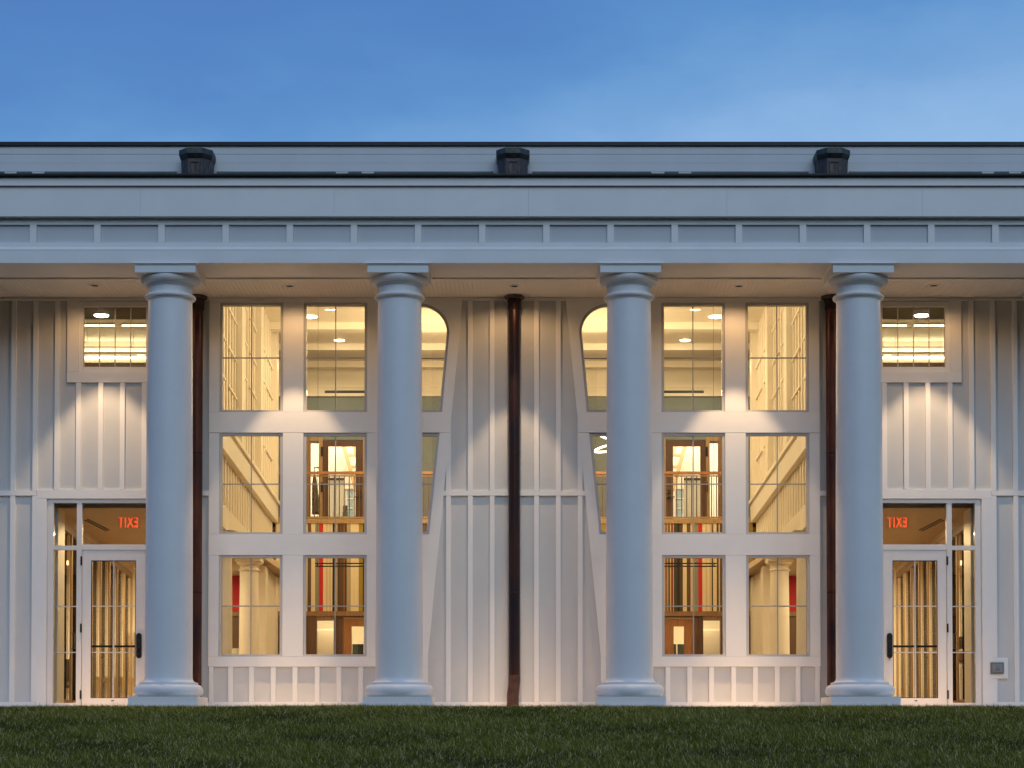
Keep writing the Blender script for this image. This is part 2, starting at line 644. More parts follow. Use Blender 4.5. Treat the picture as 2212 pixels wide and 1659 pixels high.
def rect_window(x0, x1, z0, z1, nx, nz_, fw, mw, frame_m='frame_paint', yf=1.722, munt_m='muntin_paint', fwb=None):
    x0, x1 = sorted((x0, x1)); z0, z1 = sorted((z0, z1))
    w = group_empty('window', ((x0 + x1) / 2, 1.75, z0), B)
    fb = fwb or fw
    for a in ((x0, x0 + fw, z0, z1), (x1 - fw, x1, z0, z1), (x0 + fw, x1 - fw, z1 - fw, z1), (x0 + fw, x1 - fw, z0, z0 + fb)):
        MB().box(a[0] + .001, a[1] - .001, yf, 1.80, a[2] + .001, a[3] - .001).build('frame', frame_m, w)
    gx0, gx1, gz0, gz1 = x0 + fw, x1 - fw, z0 + fb, z1 - fw
    for i in range(1, nx):
        xm = gx0 + (gx1 - gx0) * i / nx
        muntin_bar(w, xm - mw / 2, xm + mw / 2, gz0, gz1, m=munt_m)
    for j in range(1, nz_):
        zm = gz0 + (gz1 - gz0) * j / nz_
        muntin_bar(w, gx0, gx1, zm - mw / 2, zm + mw / 2, y=1.7545, m=munt_m)
    p0 = None
    for i in range(nx):
        for j in range(nz_):
            if p0 is None:
                p0 = MB().box(gx0, gx0 + (gx1 - gx0) / nx, 1.770, 1.778, gz0, gz0 + (gz1 - gz0) / nz_).build('pane', 'glass', w)
            else:
                twin(p0, (gx1 - gx0) / nx * i, 0, (gz1 - gz0) / nz_ * j, w)
    return w


for s in (-1, 1):
    S = lambda off, y=1045: s * wx(off, y)
    for c in (569, 387):
        for a, b in ROWS:
            rect_window(S(c - 68.4), S(c + 68.4), wz(b), wz(a), 2, 2, .042, .017, fwb=.034)
    rect_window(S(786, 740), S(941.5, 740), wz(802), wz(651), 4, 3, .075, .013, frame_m='trim_paint', munt_m='frame_paint')

    def keyhole2(ins):
        cxk, cz, r = S(203), wz(717), wx(62.5) - ins
        hw = wx(46.5) - ins
        return [(cxk + r * math.cos(a), cz + r * math.sin(a)) for a in [math.pi * i / 24 for i in range(25)]] + [(cxk - hw, wz(890) + ins), (cxk + hw, wz(890) + ins)]

    def wedge2(ins):
        cxk = S(203)
        return [(cxk - wx(19) + ins, wz(1154) + ins), (cxk + wx(19) - ins, wz(1154) + ins), (cxk + wx(41.5) - ins, wz(935) - ins), (cxk - wx(41.5) + ins, wz(935) - ins)]

    for shape, zm in ((keyhole2, wz(773)), (wedge2, wz(1045))):
        w = group_empty('window', (S(203), 1.75, wz(890)), B)
        MB().plate(shape(.001), [shape(.042)], 1.722, 1.80).build('frame', 'frame_paint', w, fix=True)
        inner = shape(.042)
        xl = [p[0] for p in inner]; zl = [p[1] for p in inner]
        xm = S(203)
        muntin_bar(w, xm - .0085, xm + .0085, min(zl), max(zl))
        seg = clip(inner, min(xl) - 1, max(xl) + 1, zm - .0085, zm + .0085)
        muntin_bar(w, min(p[0] for p in seg), max(p[0] for p in seg), zm - .0085, zm + .0085, y=1.7545)
        for qa in ((min(xl) - 1, xm), (xm, max(xl) + 1)):
            for qb in ((min(zl) - 1, zm), (zm, max(zl) + 1)):
                MB().prism(clip(inner, *qa, *qb), 1.770, 1.778).build('pane', 'glass', w, fix=True)

# --- doors
YD = 1.765
for s in (-1, 1):
    S = lambda off, y=1290: s * wx(off, y)
    zt, zbar1, zbar0 = wz(1077.5), wz(1178), wz(1187.5)
    dz = -.06
    fr = group_empty('door_frame', (S(900), YD, zb), B)

    def bar(x0, x1, z0, z1, y0=1.728, y1=1.82, m='door_paint', nm='jamb', par=None):
        x0, x1 = sorted((x0, x1)); z0, z1 = sorted((z0, z1))
        return MB().box(x0 + .001, x1 - .001, y0, y1, z0 + .001, z1 - .001).build(nm, m, par or fr)
    bar(S(997), S(1009), dz, zt)
    bar(S(786.5), S(797), dz, zt)
    bar(S(797), S(997), wz(1086), zt, nm='head')
    bar(S(935.5), S(947), dz, wz(1086), nm='mullion')
    bar(S(947), S(997), zbar0, zbar1, nm='transom_bar', y0=1.732)
    bar(S(797), S(935.5), zbar0, wz(1175.5), nm='transom_bar', y0=1.732)
    bar(S(947), S(997), dz, wz(1518), nm='sill', y0=1.732)
    # glass of transom and sidelight, with the sidelight's bars
    for (o0, o1, za, zc) in ((947, 997, zbar1, wz(1086)), (797, 935.5, wz(1175.5), wz(1086))):
        x0, x1 = sorted((S(o0), S(o1)))
        MB().box(x0, x1, 1.772, 1.780, za, zc).build('pane', 'glass', fr)
    cuts = [wz(1518), wz(1409), wz(1309.5), zbar0]
    x0, x1 = sorted((S(947), S(997)))
    for a, b in zip(cuts, cuts[1:]):
        MB().box(x0, x1, 1.772, 1.780, a, b).build('pane', 'glass', fr)
    for zc in cuts[1:3]:
        MB().box(x0, x1, 1.748, 1.771, zc - .009, zc + .009).build('muntin', 'frame_paint', fr)
    # leaf
    d = group_empty('door', (S(868), YD, zb), B)
    d['label'] = 'white glazed entrance door with six panes'
    x0, x1 = sorted((S(798), S(934.5)))
    gx0, gx1 = sorted((S(818.5), S(915.5)))
    gz0, gz1 = wz(1508), wz(1210)
    top = zbar0 - .006
    for q in ((x0, gx0, dz, top), (gx1, x1, dz, top), (gx0, gx1, gz1, top), (gx0, gx1, dz, gz0)):
        MB().box(q[0] + .0005, q[1] - .0005, 1.742, 1.79, q[2], q[3]).build('door_rail' if q[0] == gx0 else 'door_stile', 'door_paint', d)
    # slim dark glazing bead
    for q in ((gx0, gx0 + .012, gz0, gz1), (gx1 - .012, gx1, gz0, gz1), (gx0 + .012, gx1 - .012, gz1 - .012, gz1), (gx0 + .012, gx1 - .012, gz0, gz0 + .010)):
        MB().box(q[0], q[1], 1.75, 1.77, q[2], q[3]).build('glazing_bead', 'black_metal', d)
    xm = (gx0 + gx1) / 2
    zs = [gz0, wz(1409), wz(1309), gz1]
    MB().box(xm - .011, xm + .011, 1.75, 1.768, gz0, gz1).build('muntin', 'frame_paint', d)
    for zc in zs[1:3]:
        MB().box(gx0, gx1, 1.752, 1.7695, zc - .009, zc + .009).build('muntin', 'frame_paint', d)
    for qa in ((gx0, xm), (xm, gx1)):
        for a, b in zip(zs, zs[1:]):
            MB().box(*qa, 1.772, 1.780, a, b).build('pane', 'glass', d)
    zp = wz(1395.5)
    MB().box(gx0, gx1, 1.80, 1.85, zp - .016, zp + .016).build('push_bar', 'black_metal', d)
    for yy in (1211, 1356.5, 1500.5):
        zc = wz(yy)
        MB().tube([(S(936.5), 1.722, zc - .068), (S(936.5), 1.722, zc + .068)], .014).build('hinge', 'black_metal', d, smooth=True)
    hx = S(811)
    hz = wz(1394.5)
    pl = [(hx + .042 * math.cos(a) * (1 if 1 else 0), hz + (.155 if math.sin(a) > 0 else -.155) + .042 * math.sin(a)) for a in [2 * math.pi * i / 24 for i in range(24)]]
    hp = MB().prism(pl, 1.705, 1.744).build('lock_plate', 'black_metal', d, fix=True)
    MB().tube([(hx, 1.70, hz - .03), (hx, 1.655, hz - .035), (hx, 1.65, hz - .13), (hx, 1.70, hz - .14)], .013).build('pull_handle', 'black_plastic', hp, smooth=True)
    MB().prism([(hx - .014, hz + .06), (hx + .014, hz + .06), (hx + .014, hz + .09), (hx - .014, hz + .09)], 1.700, 1.7052).build('keypad', 'black_plastic', hp)
    ox, oz = S(869, 1514), wz(1513.5)
    MB().prism([(ox + .026 * math.cos(a), oz + .010 * math.sin(a)) for a in [2 * math.pi * i / 20 for i in range(20)]], 1.737, 1.743).build('name_badge', 'grille_metal', d, fix=True)

# --- portico ceiling: flat border, then beaded boards
MB().box(-XE, XE, .47, .62, zC, zC + .06).build('ceiling_border', 'soffit_paint', B)
LAMPS = [(-6.42, .90, 62, 0), (-3.44, .93, 57, 0), (0.0, .93, 51, 0), (3.44, .93, 57, 0), (6.42, .90, 62, 0)]
LR = .068
bb = MB()
x = -9.0
while x < 9.0:
    y0 = .622
    for (xl, yl, _, _) in LAMPS:
        if x < xl + LR and x + .062 > xl - LR:
            bb.box(x, x + .062, y0, yl - LR, zC + .006, zC + .045)
            y0 = yl + LR
    bb.box(x, x + .062, y0, YW, zC + .006, zC + .045)
    x += .068
xs_ = [-XE] + [v for l in LAMPS for v in (l[0] - LR, l[0] + LR)] + [XE]
for k in range(0, len(xs_), 2):
    bb.box(xs_[k], xs_[k + 1], .62, YW, zC + .018, zC + .06)
for (xl, yl, _, _) in LAMPS:
    bb.box(xl - LR, xl + LR, .62, yl - LR, zC + .018, zC + .06)
    bb.box(xl - LR, xl + LR, yl + LR, YW, zC + .018, zC + .06)
o = bb.build('beaded_ceiling', 'soffit_paint', B)
o['kind'] = 'stuff'

# --- entablature
def zf(y, Y):
    return at(CD, y, Y)[1]


MB().box(-XE, XE, -.44, .47, zA, zf(540, -.44)).build('architrave', 'trim_paint', B)
z0_, z1_ = zf(540, -.44) + .001, zf(532, -.44)
MB().prof([(-.444, z0_), (.3, z0_), (.3, z1_), (-.402, z1_), (-.444, z0_ + .006)], -XE, XE).build('moulding', 'trim_paint', B)
zr0, zr1 = zf(523, -.43), zf(484, -.43)
zt1 = zf(467, -.51)
MB().box(-XE, XE, -.40, .3, z1_ + .001, zr0).build('frieze_rail', 'trim_paint', B)
MB().box(-XE, XE, -.40, .3, zr1, zt1 - .001).build('frieze_rail', 'trim_paint', B)
pitch = at(CD + 138.7, 500, -.43)[0]
hw = at(CD + 7, 500, -.43)[0]
n = int(XE / pitch)
first = None
for k in range(-n, n):
    xc = (k + .5) * pitch
    xa, xb_ = xc + hw, xc + pitch - hw
    if first is None:
        first = (MB().box(xc - hw, xc + hw, -.40, .0, zr0 + .001, zr1 - .001).build('frieze_stile', 'trim_paint', B),
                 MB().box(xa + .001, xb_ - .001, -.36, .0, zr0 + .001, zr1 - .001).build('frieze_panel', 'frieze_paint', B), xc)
    else:
        twin(first[0], xc - first[2]); twin(first[1], xc - first[2])
zc1 = zf(401.5, -.51)
for a, b in ((-12, -5.45), (-5.45, -2.63), (-2.63, .205), (.205, 3.1), (3.1, 5.95), (5.95, 12)):
    MB().box(a + .001, b - .001, -.51, .3, zt1, zc1).build('cornice_board', 'trim_paint', B)
zf0, zf1 = zf(400.5, -.555), zf(382.5, -.555)
MB().box(-XE, XE, -.555, .3, zf0, zf1).build('cornice_fascia', 'trim_paint', B)
ze1 = zf(374.5, -.62)
for a, b in ((-12, -6.9), (-6.9, -2.9), (-2.9, .35), (.35, 3.4), (3.4, 6.6), (6.6, 12)):
    MB().prof([(-.612, zf1 + .004), (-.555, zf1 + .001), (.3, zf1 + .001), (.3, ze1), (-.62, ze1), (-.62, ze1 - .025)], a + .0006, b - .0006).build('roof_edge', 'black_metal', B)
MB().prof([(.29, ze1 - .06), (YW, ze1 - .06), (YW, ze1 - .02), (.29, ze1 - .004)], -XE, XE).build('portico_roof', 'roof_skin', B)

# --- upper wall: wide boards, dark coping
YU = 1.70
ub = [315, 333, 352, 371, 400]
for i, (a, b) in enumerate(zip(ub, ub[1:])):
    MB().box(-XE, XE, YU + .004 * (i % 2), YW + .01, at(CD, b, YU)[1] + .002, at(CD, a, YU)[1] - .002).build('siding_board', 'siding_paint', B)
ztop0, ztop1 = at(CD, 314, 1.665)[1], at(CD, 306, 1.665)[1]
MB().box(-XE, XE, 1.665, 2.1, ztop0, ztop1).build('roof_coping', 'black_metal', B)
MB().box(-XE, XE, 1.95, 26, 8.66, 8.9).build('roof', 'roof_skin', B)
for a, b in ((-40, 8), (36, 68), (96, 381), (468, 725), (752, 781), (808, 1066), (1150, 1407), (1436, 1466), (1494, 1747), (1834, 2121), (2149, 2180), (2208, 2260)):
    MB().box(at(a, 372, 1.66)[0], at(b, 372, 1.66)[0], 1.66, YU + .01, at(CD, 386, 1.66)[1], at(CD, 370.3, 1.66)[1]).build('flashing_strip', 'green_flashing', B)
for s in (-1, 1):
    MB().box(s * XE, s * (XE - .2), YW + .2, 26, -.3, 8.66).build('end_wall', 'panel_paint', B)
MB().box(-XE, XE, 25.8, 26, -.3, 8.66).build('rear_wall', 'panel_paint', B)


# --- columns
def col_profile(k, zt_, zb_, r0=.35, r1=.322):
    P = []
    for i in range(13):
        a = -math.pi / 2 + math.pi * i / 12
        P.append(((.425 + .083 * math.cos(a)) * k, zb_ + (.09 + .09 * math.sin(a)) * k))
    base = zb_ + .18 * k
    P += [(.43 * k, base + .001), (.43 * k, base + .03 * k), (.405 * k, base + .034 * k)]
    for i in range(6):
        t = i / 5
        P.append(((.405 - .055 * math.sin(t * math.pi / 2)) * k, base + (.036 + .075 * t * t) * k))
    cap = zt_ - .335 * k
    sh0 = base + .111 * k
    for i in range(1, 13):
        t = i / 12
        P.append(((r0 - (r0 - r1) * t ** 1.6) * k, sh0 + (cap - sh0) * t))
    P += [(.336 * k, cap + .004 * k), (.336 * k, cap + .016 * k)]
    for i in range(9):
        a = -math.pi / 2 + math.pi * i / 8
        P.append(((.340 + .036 * math.cos(a)) * k, cap + (.05 + .033 * math.sin(a)) * k))
    P += [(r1 * k, cap + .088 * k), (r1 * k, cap + .192 * k), (.340 * k, cap + .195 * k), (.340 * k, cap + .210 * k), (.358 * k, cap + .213 * k), (.358 * k, cap + .224 * k)]
    for i in range(1, 11):
        a = math.pi * .62 * i / 10
        P.append(((.360 + .076 * math.sin(a)) * k, cap + (.226 + .109 * (1 - math.cos(a)) / 1.368) * k))
    return P


def make_column(xc, yc, k, z_floor, z_top, parent, m, plinth_h=.175):
    c = group_empty('column', (xc, yc, z_floor), parent)
    zb_ = z_floor + plinth_h * k
    za = z_top - .135 * k
    MB().lathe(col_profile(k, za, zb_), xc, yc, 64).build('shaft', m, c, smooth=True)
    MB().box(xc - .5 * k, xc + .5 * k, yc - .5 * k, yc + .5 * k, z_floor - .05 * k, zb_).build('plinth', m, c)
    a = .445 * k
    MB().box(xc - a, xc + a, yc - a, yc + a, za - .002, z_top - .038 * k).build('abacus', m, c)
    q = MB()
    for (h0, h1, e0, e1) in ((-.038, -.028, .449, .449), (-.028, -.012, .452, .468), (-.012, -.002, .474, .474)):
        z0, z1 = z_top + h0 * k, z_top + h1 * k
        e0 *= k; e1 *= k
        q.hexa([(xc - e0, yc - e0, z0), (xc + e0, yc - e0, z0), (xc + e0, yc + e0, z0), (xc - e0, yc + e0, z0),
                (xc - e1, yc - e1, z1), (xc + e1, yc - e1, z1), (xc + e1, yc + e1, z1), (xc - e1, yc + e1, z1)])
    q.build('abacus_moulding', m, c)
    return c


COLX = (-5.10, -1.70, 1.70, 5.10)
c0 = make_column(COLX[0], 0, 1, -.10, zA, B, 'column_paint')
for xc in COLX[1:]:
    tree_twin(c0, xc - COLX[0], parent=B)

# ------------------------------------------------------------------ rain pipes and conductor heads
DX = 4.96
for i, xc in enumerate((-DX, 0, DX)):
    yc = YT - .105
    e = group_empty('downspout', (xc, yc, -.1))
    r = .089
    if i == 1:
        path = [(xc, yc, zC - .02), (xc, yc, 1.6), (xc, yc, .38)]
        rr = r
        MB().tube([(xc, yc, .45), (xc, yc, .36), (xc - .006, yc, .28), (xc - .022, yc - .006, .14), (xc - .024, yc - .006, -.1)], [r * 1.03, r * 1.03, r * 1.02, r * 1.05, r * 1.05], 32).build('foot', 'copper_foot', e, smooth=True)
    else:
        path = [(xc, yc, zC - .02), (xc, yc, 3), (xc, yc, 1.0), (xc, yc, -.1)]
        rr = r
    pipe = MB().tube(path, rr, 32).build('pipe', 'copper' if i == 1 else 'copper_side', e, smooth=True)
    MB().lathe([(r * 1.12, zC - .22), (r * 1.14, zC - .215), (r * 1.14, zC - .11), (r * 1.25, zC - .09), (r * 1.25, zC - .05)], xc, yc, 32).build('collar', 'copper', e, smooth=True)
    MB().lathe([(.13, zC - .05), (.155, zC - .046), (.158, zC - .012), (.15, zC)], xc, yc, 8).build('flange', 'bronze', e)
    for zz in (1.72, 3.9):
        MB().lathe([(r * 1.004, zz), (r * 1.015, zz + .004), (r * 1.015, zz + .026), (r * 1.004, zz + .03)], xc, yc, 32).build('joint_band', 'copper', e, smooth=True)
    tag(e, ('dark copper downspout between windows and door, on the side without an outlet box',
            'dark copper downspout with bent foot between the two slanted board edges',
            'dark copper downspout between windows and door, on the side with the outlet box')[i], 'downspout', 'copper downspouts on the portico wall')
for i, dxm in enumerate((426, 1108, 1797)):
    xc = at(dxm, 345, 1.50)[0]
    zt_, zbm = at(CD, 321, 1.3)[1], at(CD, 392, 1.4)[1]
    e = group_empty('conductor_head', (xc, YU, zbm))
    w = at(CD + 32, 350, 1.3)[0]

    def half_oct(w, dpt, ch):
        return [(xc - w, YU), (xc - w, YU - dpt + ch), (xc - w + ch, YU - dpt), (xc + w - ch, YU - dpt), (xc + w, YU - dpt + ch), (xc + w, YU)]

    def ring(a, z0, b, z1):
        n = len(a)
        return [(x, y, z0) for x, y in a] + [(x, y, z1) for x, y in b], [tuple(range(n - 1, -1, -1)), tuple(range(n, 2 * n))] + [(k, (k + 1) % n, (k + 1) % n + n, k + n) for k in range(n)]
    b0 = half_oct(w * .97, .40, .12); b1 = half_oct(w * 1.02, .42, .12)
    bd = MB()
    bd.add(*ring(b0, zbm, b1, zt_ - .15)); bd.build('body', 'bronze', e, fix=True)
    r0, r1 = half_oct(w * 1.04, .43, .125), half_oct(w * 1.13, .48, .14)
    cp = MB()
    cp.add(*ring(r0, zt_ - .15, r1, zt_ - .09)); cp.add(*ring(r1, zt_ - .09, r1, zt_ - .01)); cp.build('rim', 'bronze_rim', e, fix=True)
    r2 = half_oct(w * 1.1, .46, .14)
    MB().add(*ring(r2, zt_ - .012, r2, zt_)).build('lid', 'bronze_rim', e, fix=True)
    pz0, pz1 = zt_ - .36, zt_ - .20
    for q in ((-.075, -.062, pz0, pz1), (.062, .075, pz0, pz1), (-.062, .062, pz1 - .013, pz1)):
        MB().box(xc + q[0], xc + q[1], YU - .436, YU - .41, q[2], q[3]).build('panel_bead', 'bronze', e)
    tag(e, ('dark bronze rain conductor head above the pipe on the side without an outlet box',
            'dark bronze rain conductor head above the pipe between the slanted boards',
            'dark bronze rain conductor head above the pipe on the side with the outlet box')[i], 'conductor head', 'conductor heads on the parapet')

# ------------------------------------------------------------------ weatherproof outlet on the wing
bx0, bz0 = at(2139.5, 1455.7, 1.68)
bx1, bz1 = at(2168.5, 1430.7, 1.68)
px0, pz0 = at(2138.8, 1465.7, YT)
px1, pz1 = at(2177, 1420.5, YT)
MB().box(px0, px1, YT - .004, YW + .002, pz0, pz1).build('mounting_block', 'trim_paint', B)
e = group_empty('outlet_box', ((bx0 + bx1) / 2, 1.69, bz0))
MB().box(bx0, bx1, 1.672, YT - .003, bz0, bz1).build('frame', 'grey_plastic', e)
i_ = .03
lid = MB().box(bx0 + i_, bx1 - i_, 1.645, 1.673, bz0 + .025, bz1 - .03).build('lid', 'grey_plastic_lid', e)
cxl = (bx0 + bx1) / 2
MB().box(cxl - .03, cxl + .03, 1.636, 1.646, bz0 + .05, bz0 + .09).build('latch', 'grey_plastic', lid)
MB().prism([(cxl - .022, bz0 + .125), (cxl + .022, bz0 + .125), (cxl, bz0 + .10)], 1.641, 1.646).build('arrow_mark', 'grey_plastic', lid)
tag(e, 'grey weatherproof electrical outlet box on a white mounting block', 'outlet')

# ------------------------------------------------------------------ portico downlights (recessed in the beaded ceiling)
for i, (xl, yl, sz, _) in enumerate(LAMPS):
    e = group_empty('recessed_downlight', (xl, yl, zC - .01))
    n_ = 32
    ring_ = MB()
    cs = [(math.cos(2 * math.pi * k / n_), math.sin(2 * math.pi * k / n_)) for k in range(n_)]
    prof_ = [(.060, zC - .002), (.098, zC - .002), (.098, zC + .0055), (.060, zC + .0055)]
    vs = [(xl + r * c, yl + r * s_, z) for r, z in prof_ for c, s_ in cs]
    ring_.add(vs, [(a * n_ + k, a * n_ + (k + 1) % n_, ((a + 1) % 4) * n_ + (k + 1) % n_, ((a + 1) % 4) * n_ + k) for a in range(4) for k in range(n_)])
    ring_.build('trim_ring', 'soffit_paint', e, fix=True)
    can = MB()
    prof_ = [(.061, zC + .003), (.066, zC + .003), (.066, zC + .13), (.061, zC + .13)]
    vs = [(xl + r * c, yl + r * s_, z) for r, z in prof_ for c, s_ in cs]
    can.add(vs, [(a * n_ + k, a * n_ + (k + 1) % n_, ((a + 1) % 4) * n_ + (k + 1) % n_, ((a + 1) % 4) * n_ + k) for a in range(4) for k in range(n_)])
    can.build('can', 'black_metal', e, fix=True)
    MB().lathe([(.060, zC + .10), (.060, zC + .115)], xl, yl, 24).build('lens', 'dim_lens', e)
    k_ = (1.0, .96, .9, 1.05, .97)[i]
    spot('spot_light', (xl, yl, zC + .05), 400 * k_, sz, .32, (1, .68, .39), e, .02)
    spot('beam_light', (xl, yl, zC + .055), 4800 * k_, 22, 1.0, (1, .64, .33), e, .02)
    spot('spill_light', (xl, yl, zC - .008), 36 * k_, 164, .5, (1, .60, .29), e, 0.0)
    tag(e, ('recessed portico downlight over the glazed door without an outlet box beside it',
            'recessed portico downlight before the windows on the side without an outlet box',
            'recessed ceiling downlight in front of the middle copper pipe',
            'recessed portico downlight before the windows on the side with the outlet box',
            'recessed portico downlight over the glazed door that has an outlet box beside it')[i], 'ceiling light', 'downlights in the portico ceiling')

# ------------------------------------------------------------------ inside: hall, aisles, balcony, rooms
YF = 15.0            # far wall of the hall, under the balcony
YBK = 19.0           # wall behind the balcony
YI = YW + .2         # inner face of the front wall
ZC2 = 8.6


def SK(Y, off=0.0):
    return 5.35 + .0414 * (Y - YF) + off


def far(dx, dy, Y=YF):
    return at(dx, dy, Y)


def skew_box(mb, s, Y0, Y1, o0, o1, z0, z1):
    p = []
    for z in (z0, z1):
        p += [(s * SK(Y0, o0), Y0, z), (s * SK(Y0, o1), Y0, z), (s * SK(Y1, o1), Y1, z), (s * SK(Y1, o0), Y1, z)]
    return mb.hexa(p)


MB().box(-11.78, 11.78, YI, 25.8, -.12, -.02).build('hall_floor', 'floor_oak', kind='structure')
MB().box(-7, 7, YI, 25.8, ZC2, ZC2 + .05).build('hall_ceiling', 'cream', kind='structure')
fw = MB()
fholes = []
# openings of the far wall (left, right): bright doorway, glazed door
for x0, x1, y0 in ((684, 721, 1340), (1519, 1556, 1340), (741, 806, 1334), (1434, 1500, 1334)):
    a, z1 = far(x0, y0); b, _ = far(x1, y0)
    fholes.append((a, b, -.02, z1))
ax0 = far(502, 1400)[0]; ax1 = far(527, 1400)[0]
fholes.append((ax0 - .6, ax1 + .1, .3, far(502, 1400)[1]))
rect_wall(fw, -8.6, 8.6, -.02, 4.2, YF, YF + .15, fholes).build('far_wall', 'oak_dark', kind='structure', fix=True)
ZFL, ZFB = far(CD, 1121.5)[1], far(CD, 1131)[1]
MB().box(-7, 7, YF - .03, YBK, ZFB + .01, ZFL).build('balcony_floor', 'oak', kind='structure')
MB().box(-8.6, 8.6, YF - .05, YF - .001, far(CD, 1331)[1], far(CD, 1321)[1]).build('dado_rail', 'oak', kind='structure')
bw = MB()
bholes = []
for s in (-1, 1):
    for o0, o1, y in ((326.5, 414, 950), (421, 454, 956)):
        a, z1 = at(CD + s * o0, y, YBK); b, _ = at(CD + s * o1, y, YBK)
        bholes.append((min(a, b), max(a, b), 4.30, z1))
zteal = at(CD, 857, YBK)[1]
rect_wall(bw, -7, 7, 4.2, zteal, YBK, YBK + .15, bholes).build('balcony_wall', 'teal_wall', kind='structure', fix=True)
MB().box(-7, 7, YBK - .10, YBK + .15, zteal, zteal + .07).build('wall_trim', 'cream_batten', kind='structure')
MB().box(-7, 7, YBK - .02, YBK + .15, zteal + .07, ZC2).build('upper_wall', 'cream', kind='structure')
MB().box(-7, 7, YBK - .06, YBK - .021, at(CD, 838, YBK)[1], at(CD, 834, YBK)[1]).build('picture_rail', 'cream_batten', kind='structure')
beam0 = None
for yb_ in (11.6, 13.9, 16.2, 18.3):
    MB().box(-6, 6, yb_, yb_ + .32, ZC2 - .15, ZC2 + .001).build('ceiling_beam', 'cream_batten', kind='structure')

# air grilles over the teal wall
for s in (-1, 1):
    x0, x1 = sorted((at(CD + s * 322, 846, YBK)[0], at(CD + s * 409, 846, YBK)[0]))
    if s == -1:
        lab = 'long grey air grille over the balcony door that has a coat beside it'
    else:
        lab = 'long grey air grille over the balcony door on the side of the ring lights'
    z0, z1 = at(CD, 851, YBK)[1], at(CD, 844, YBK)[1]
    e = group_empty('air_grille', ((x0 + x1) / 2, YBK - .03, z0))
    MB().box(x0, x1, YBK - .03, YBK - .0195, z0, z1).build('backing', 'black_plastic', e)
    for k in range(5):
        zz = z0 + (z1 - z0) * (k + .5) / 5
        MB().box(x0, x1, YBK - .045, YBK - .03, zz - .004, zz + .004).build('slat', 'grille_metal', e)
    tag(e, lab, 'air grille', 'air grilles above the balcony')

# ceiling downlights of the hall
n_dl = 0
for dx_, dy_, big in ((713, 667, 0), (669, 684, 1), (733, 735, 0), (1502, 667, 0), (1547, 684, 1), (1480, 735, 0)):
    k = math.tan(TILT)
    best = min((abs(at(dx_, dy_, 2 + .02 * q)[1] - (ZC2 - .01)), 2 + .02 * q) for q in range(0, 900))[1]
    xx = at(dx_, dy_, best)[0]
    e = group_empty('hall_downlight', (xx, best, ZC2 - .02))
    rr = .16 if big else .115
    MB().lathe([(rr + .02, ZC2 - .012), (rr + .02, ZC2 + .01)], xx, best, 24).build('trim_ring', 'ivory', e)
    MB().lathe([(rr, ZC2 - .02), (rr, ZC2 - .0122)], xx, best, 24).build('lens', 'lamp_disc', e)
    side = 'the olive-ended stripes' if dx_ < CD else 'the maroon-edged stripes'
    tag(e, ('larger round' if big else ('small far' if dy_ > 700 else 'small round')) + ' hall ceiling downlight on the side of ' + side, 'ceiling light', 'hall downlights on the side of ' + side)
for xx in (-1.7, 1.7):  # added fill points without fixtures, to lift the hall walls and ceiling
    for yy in (5.0, 9.5, 13.6):
        hl = bpy.data.lights.new('hall_fill', 'POINT')
        hl.energy = 168; hl.color = WARM; hl.shadow_soft_size = .3
        ho = bpy.data.objects.new('hall_fill', hl); COL.objects.link(ho); ho.location = (xx, yy, 7.0)

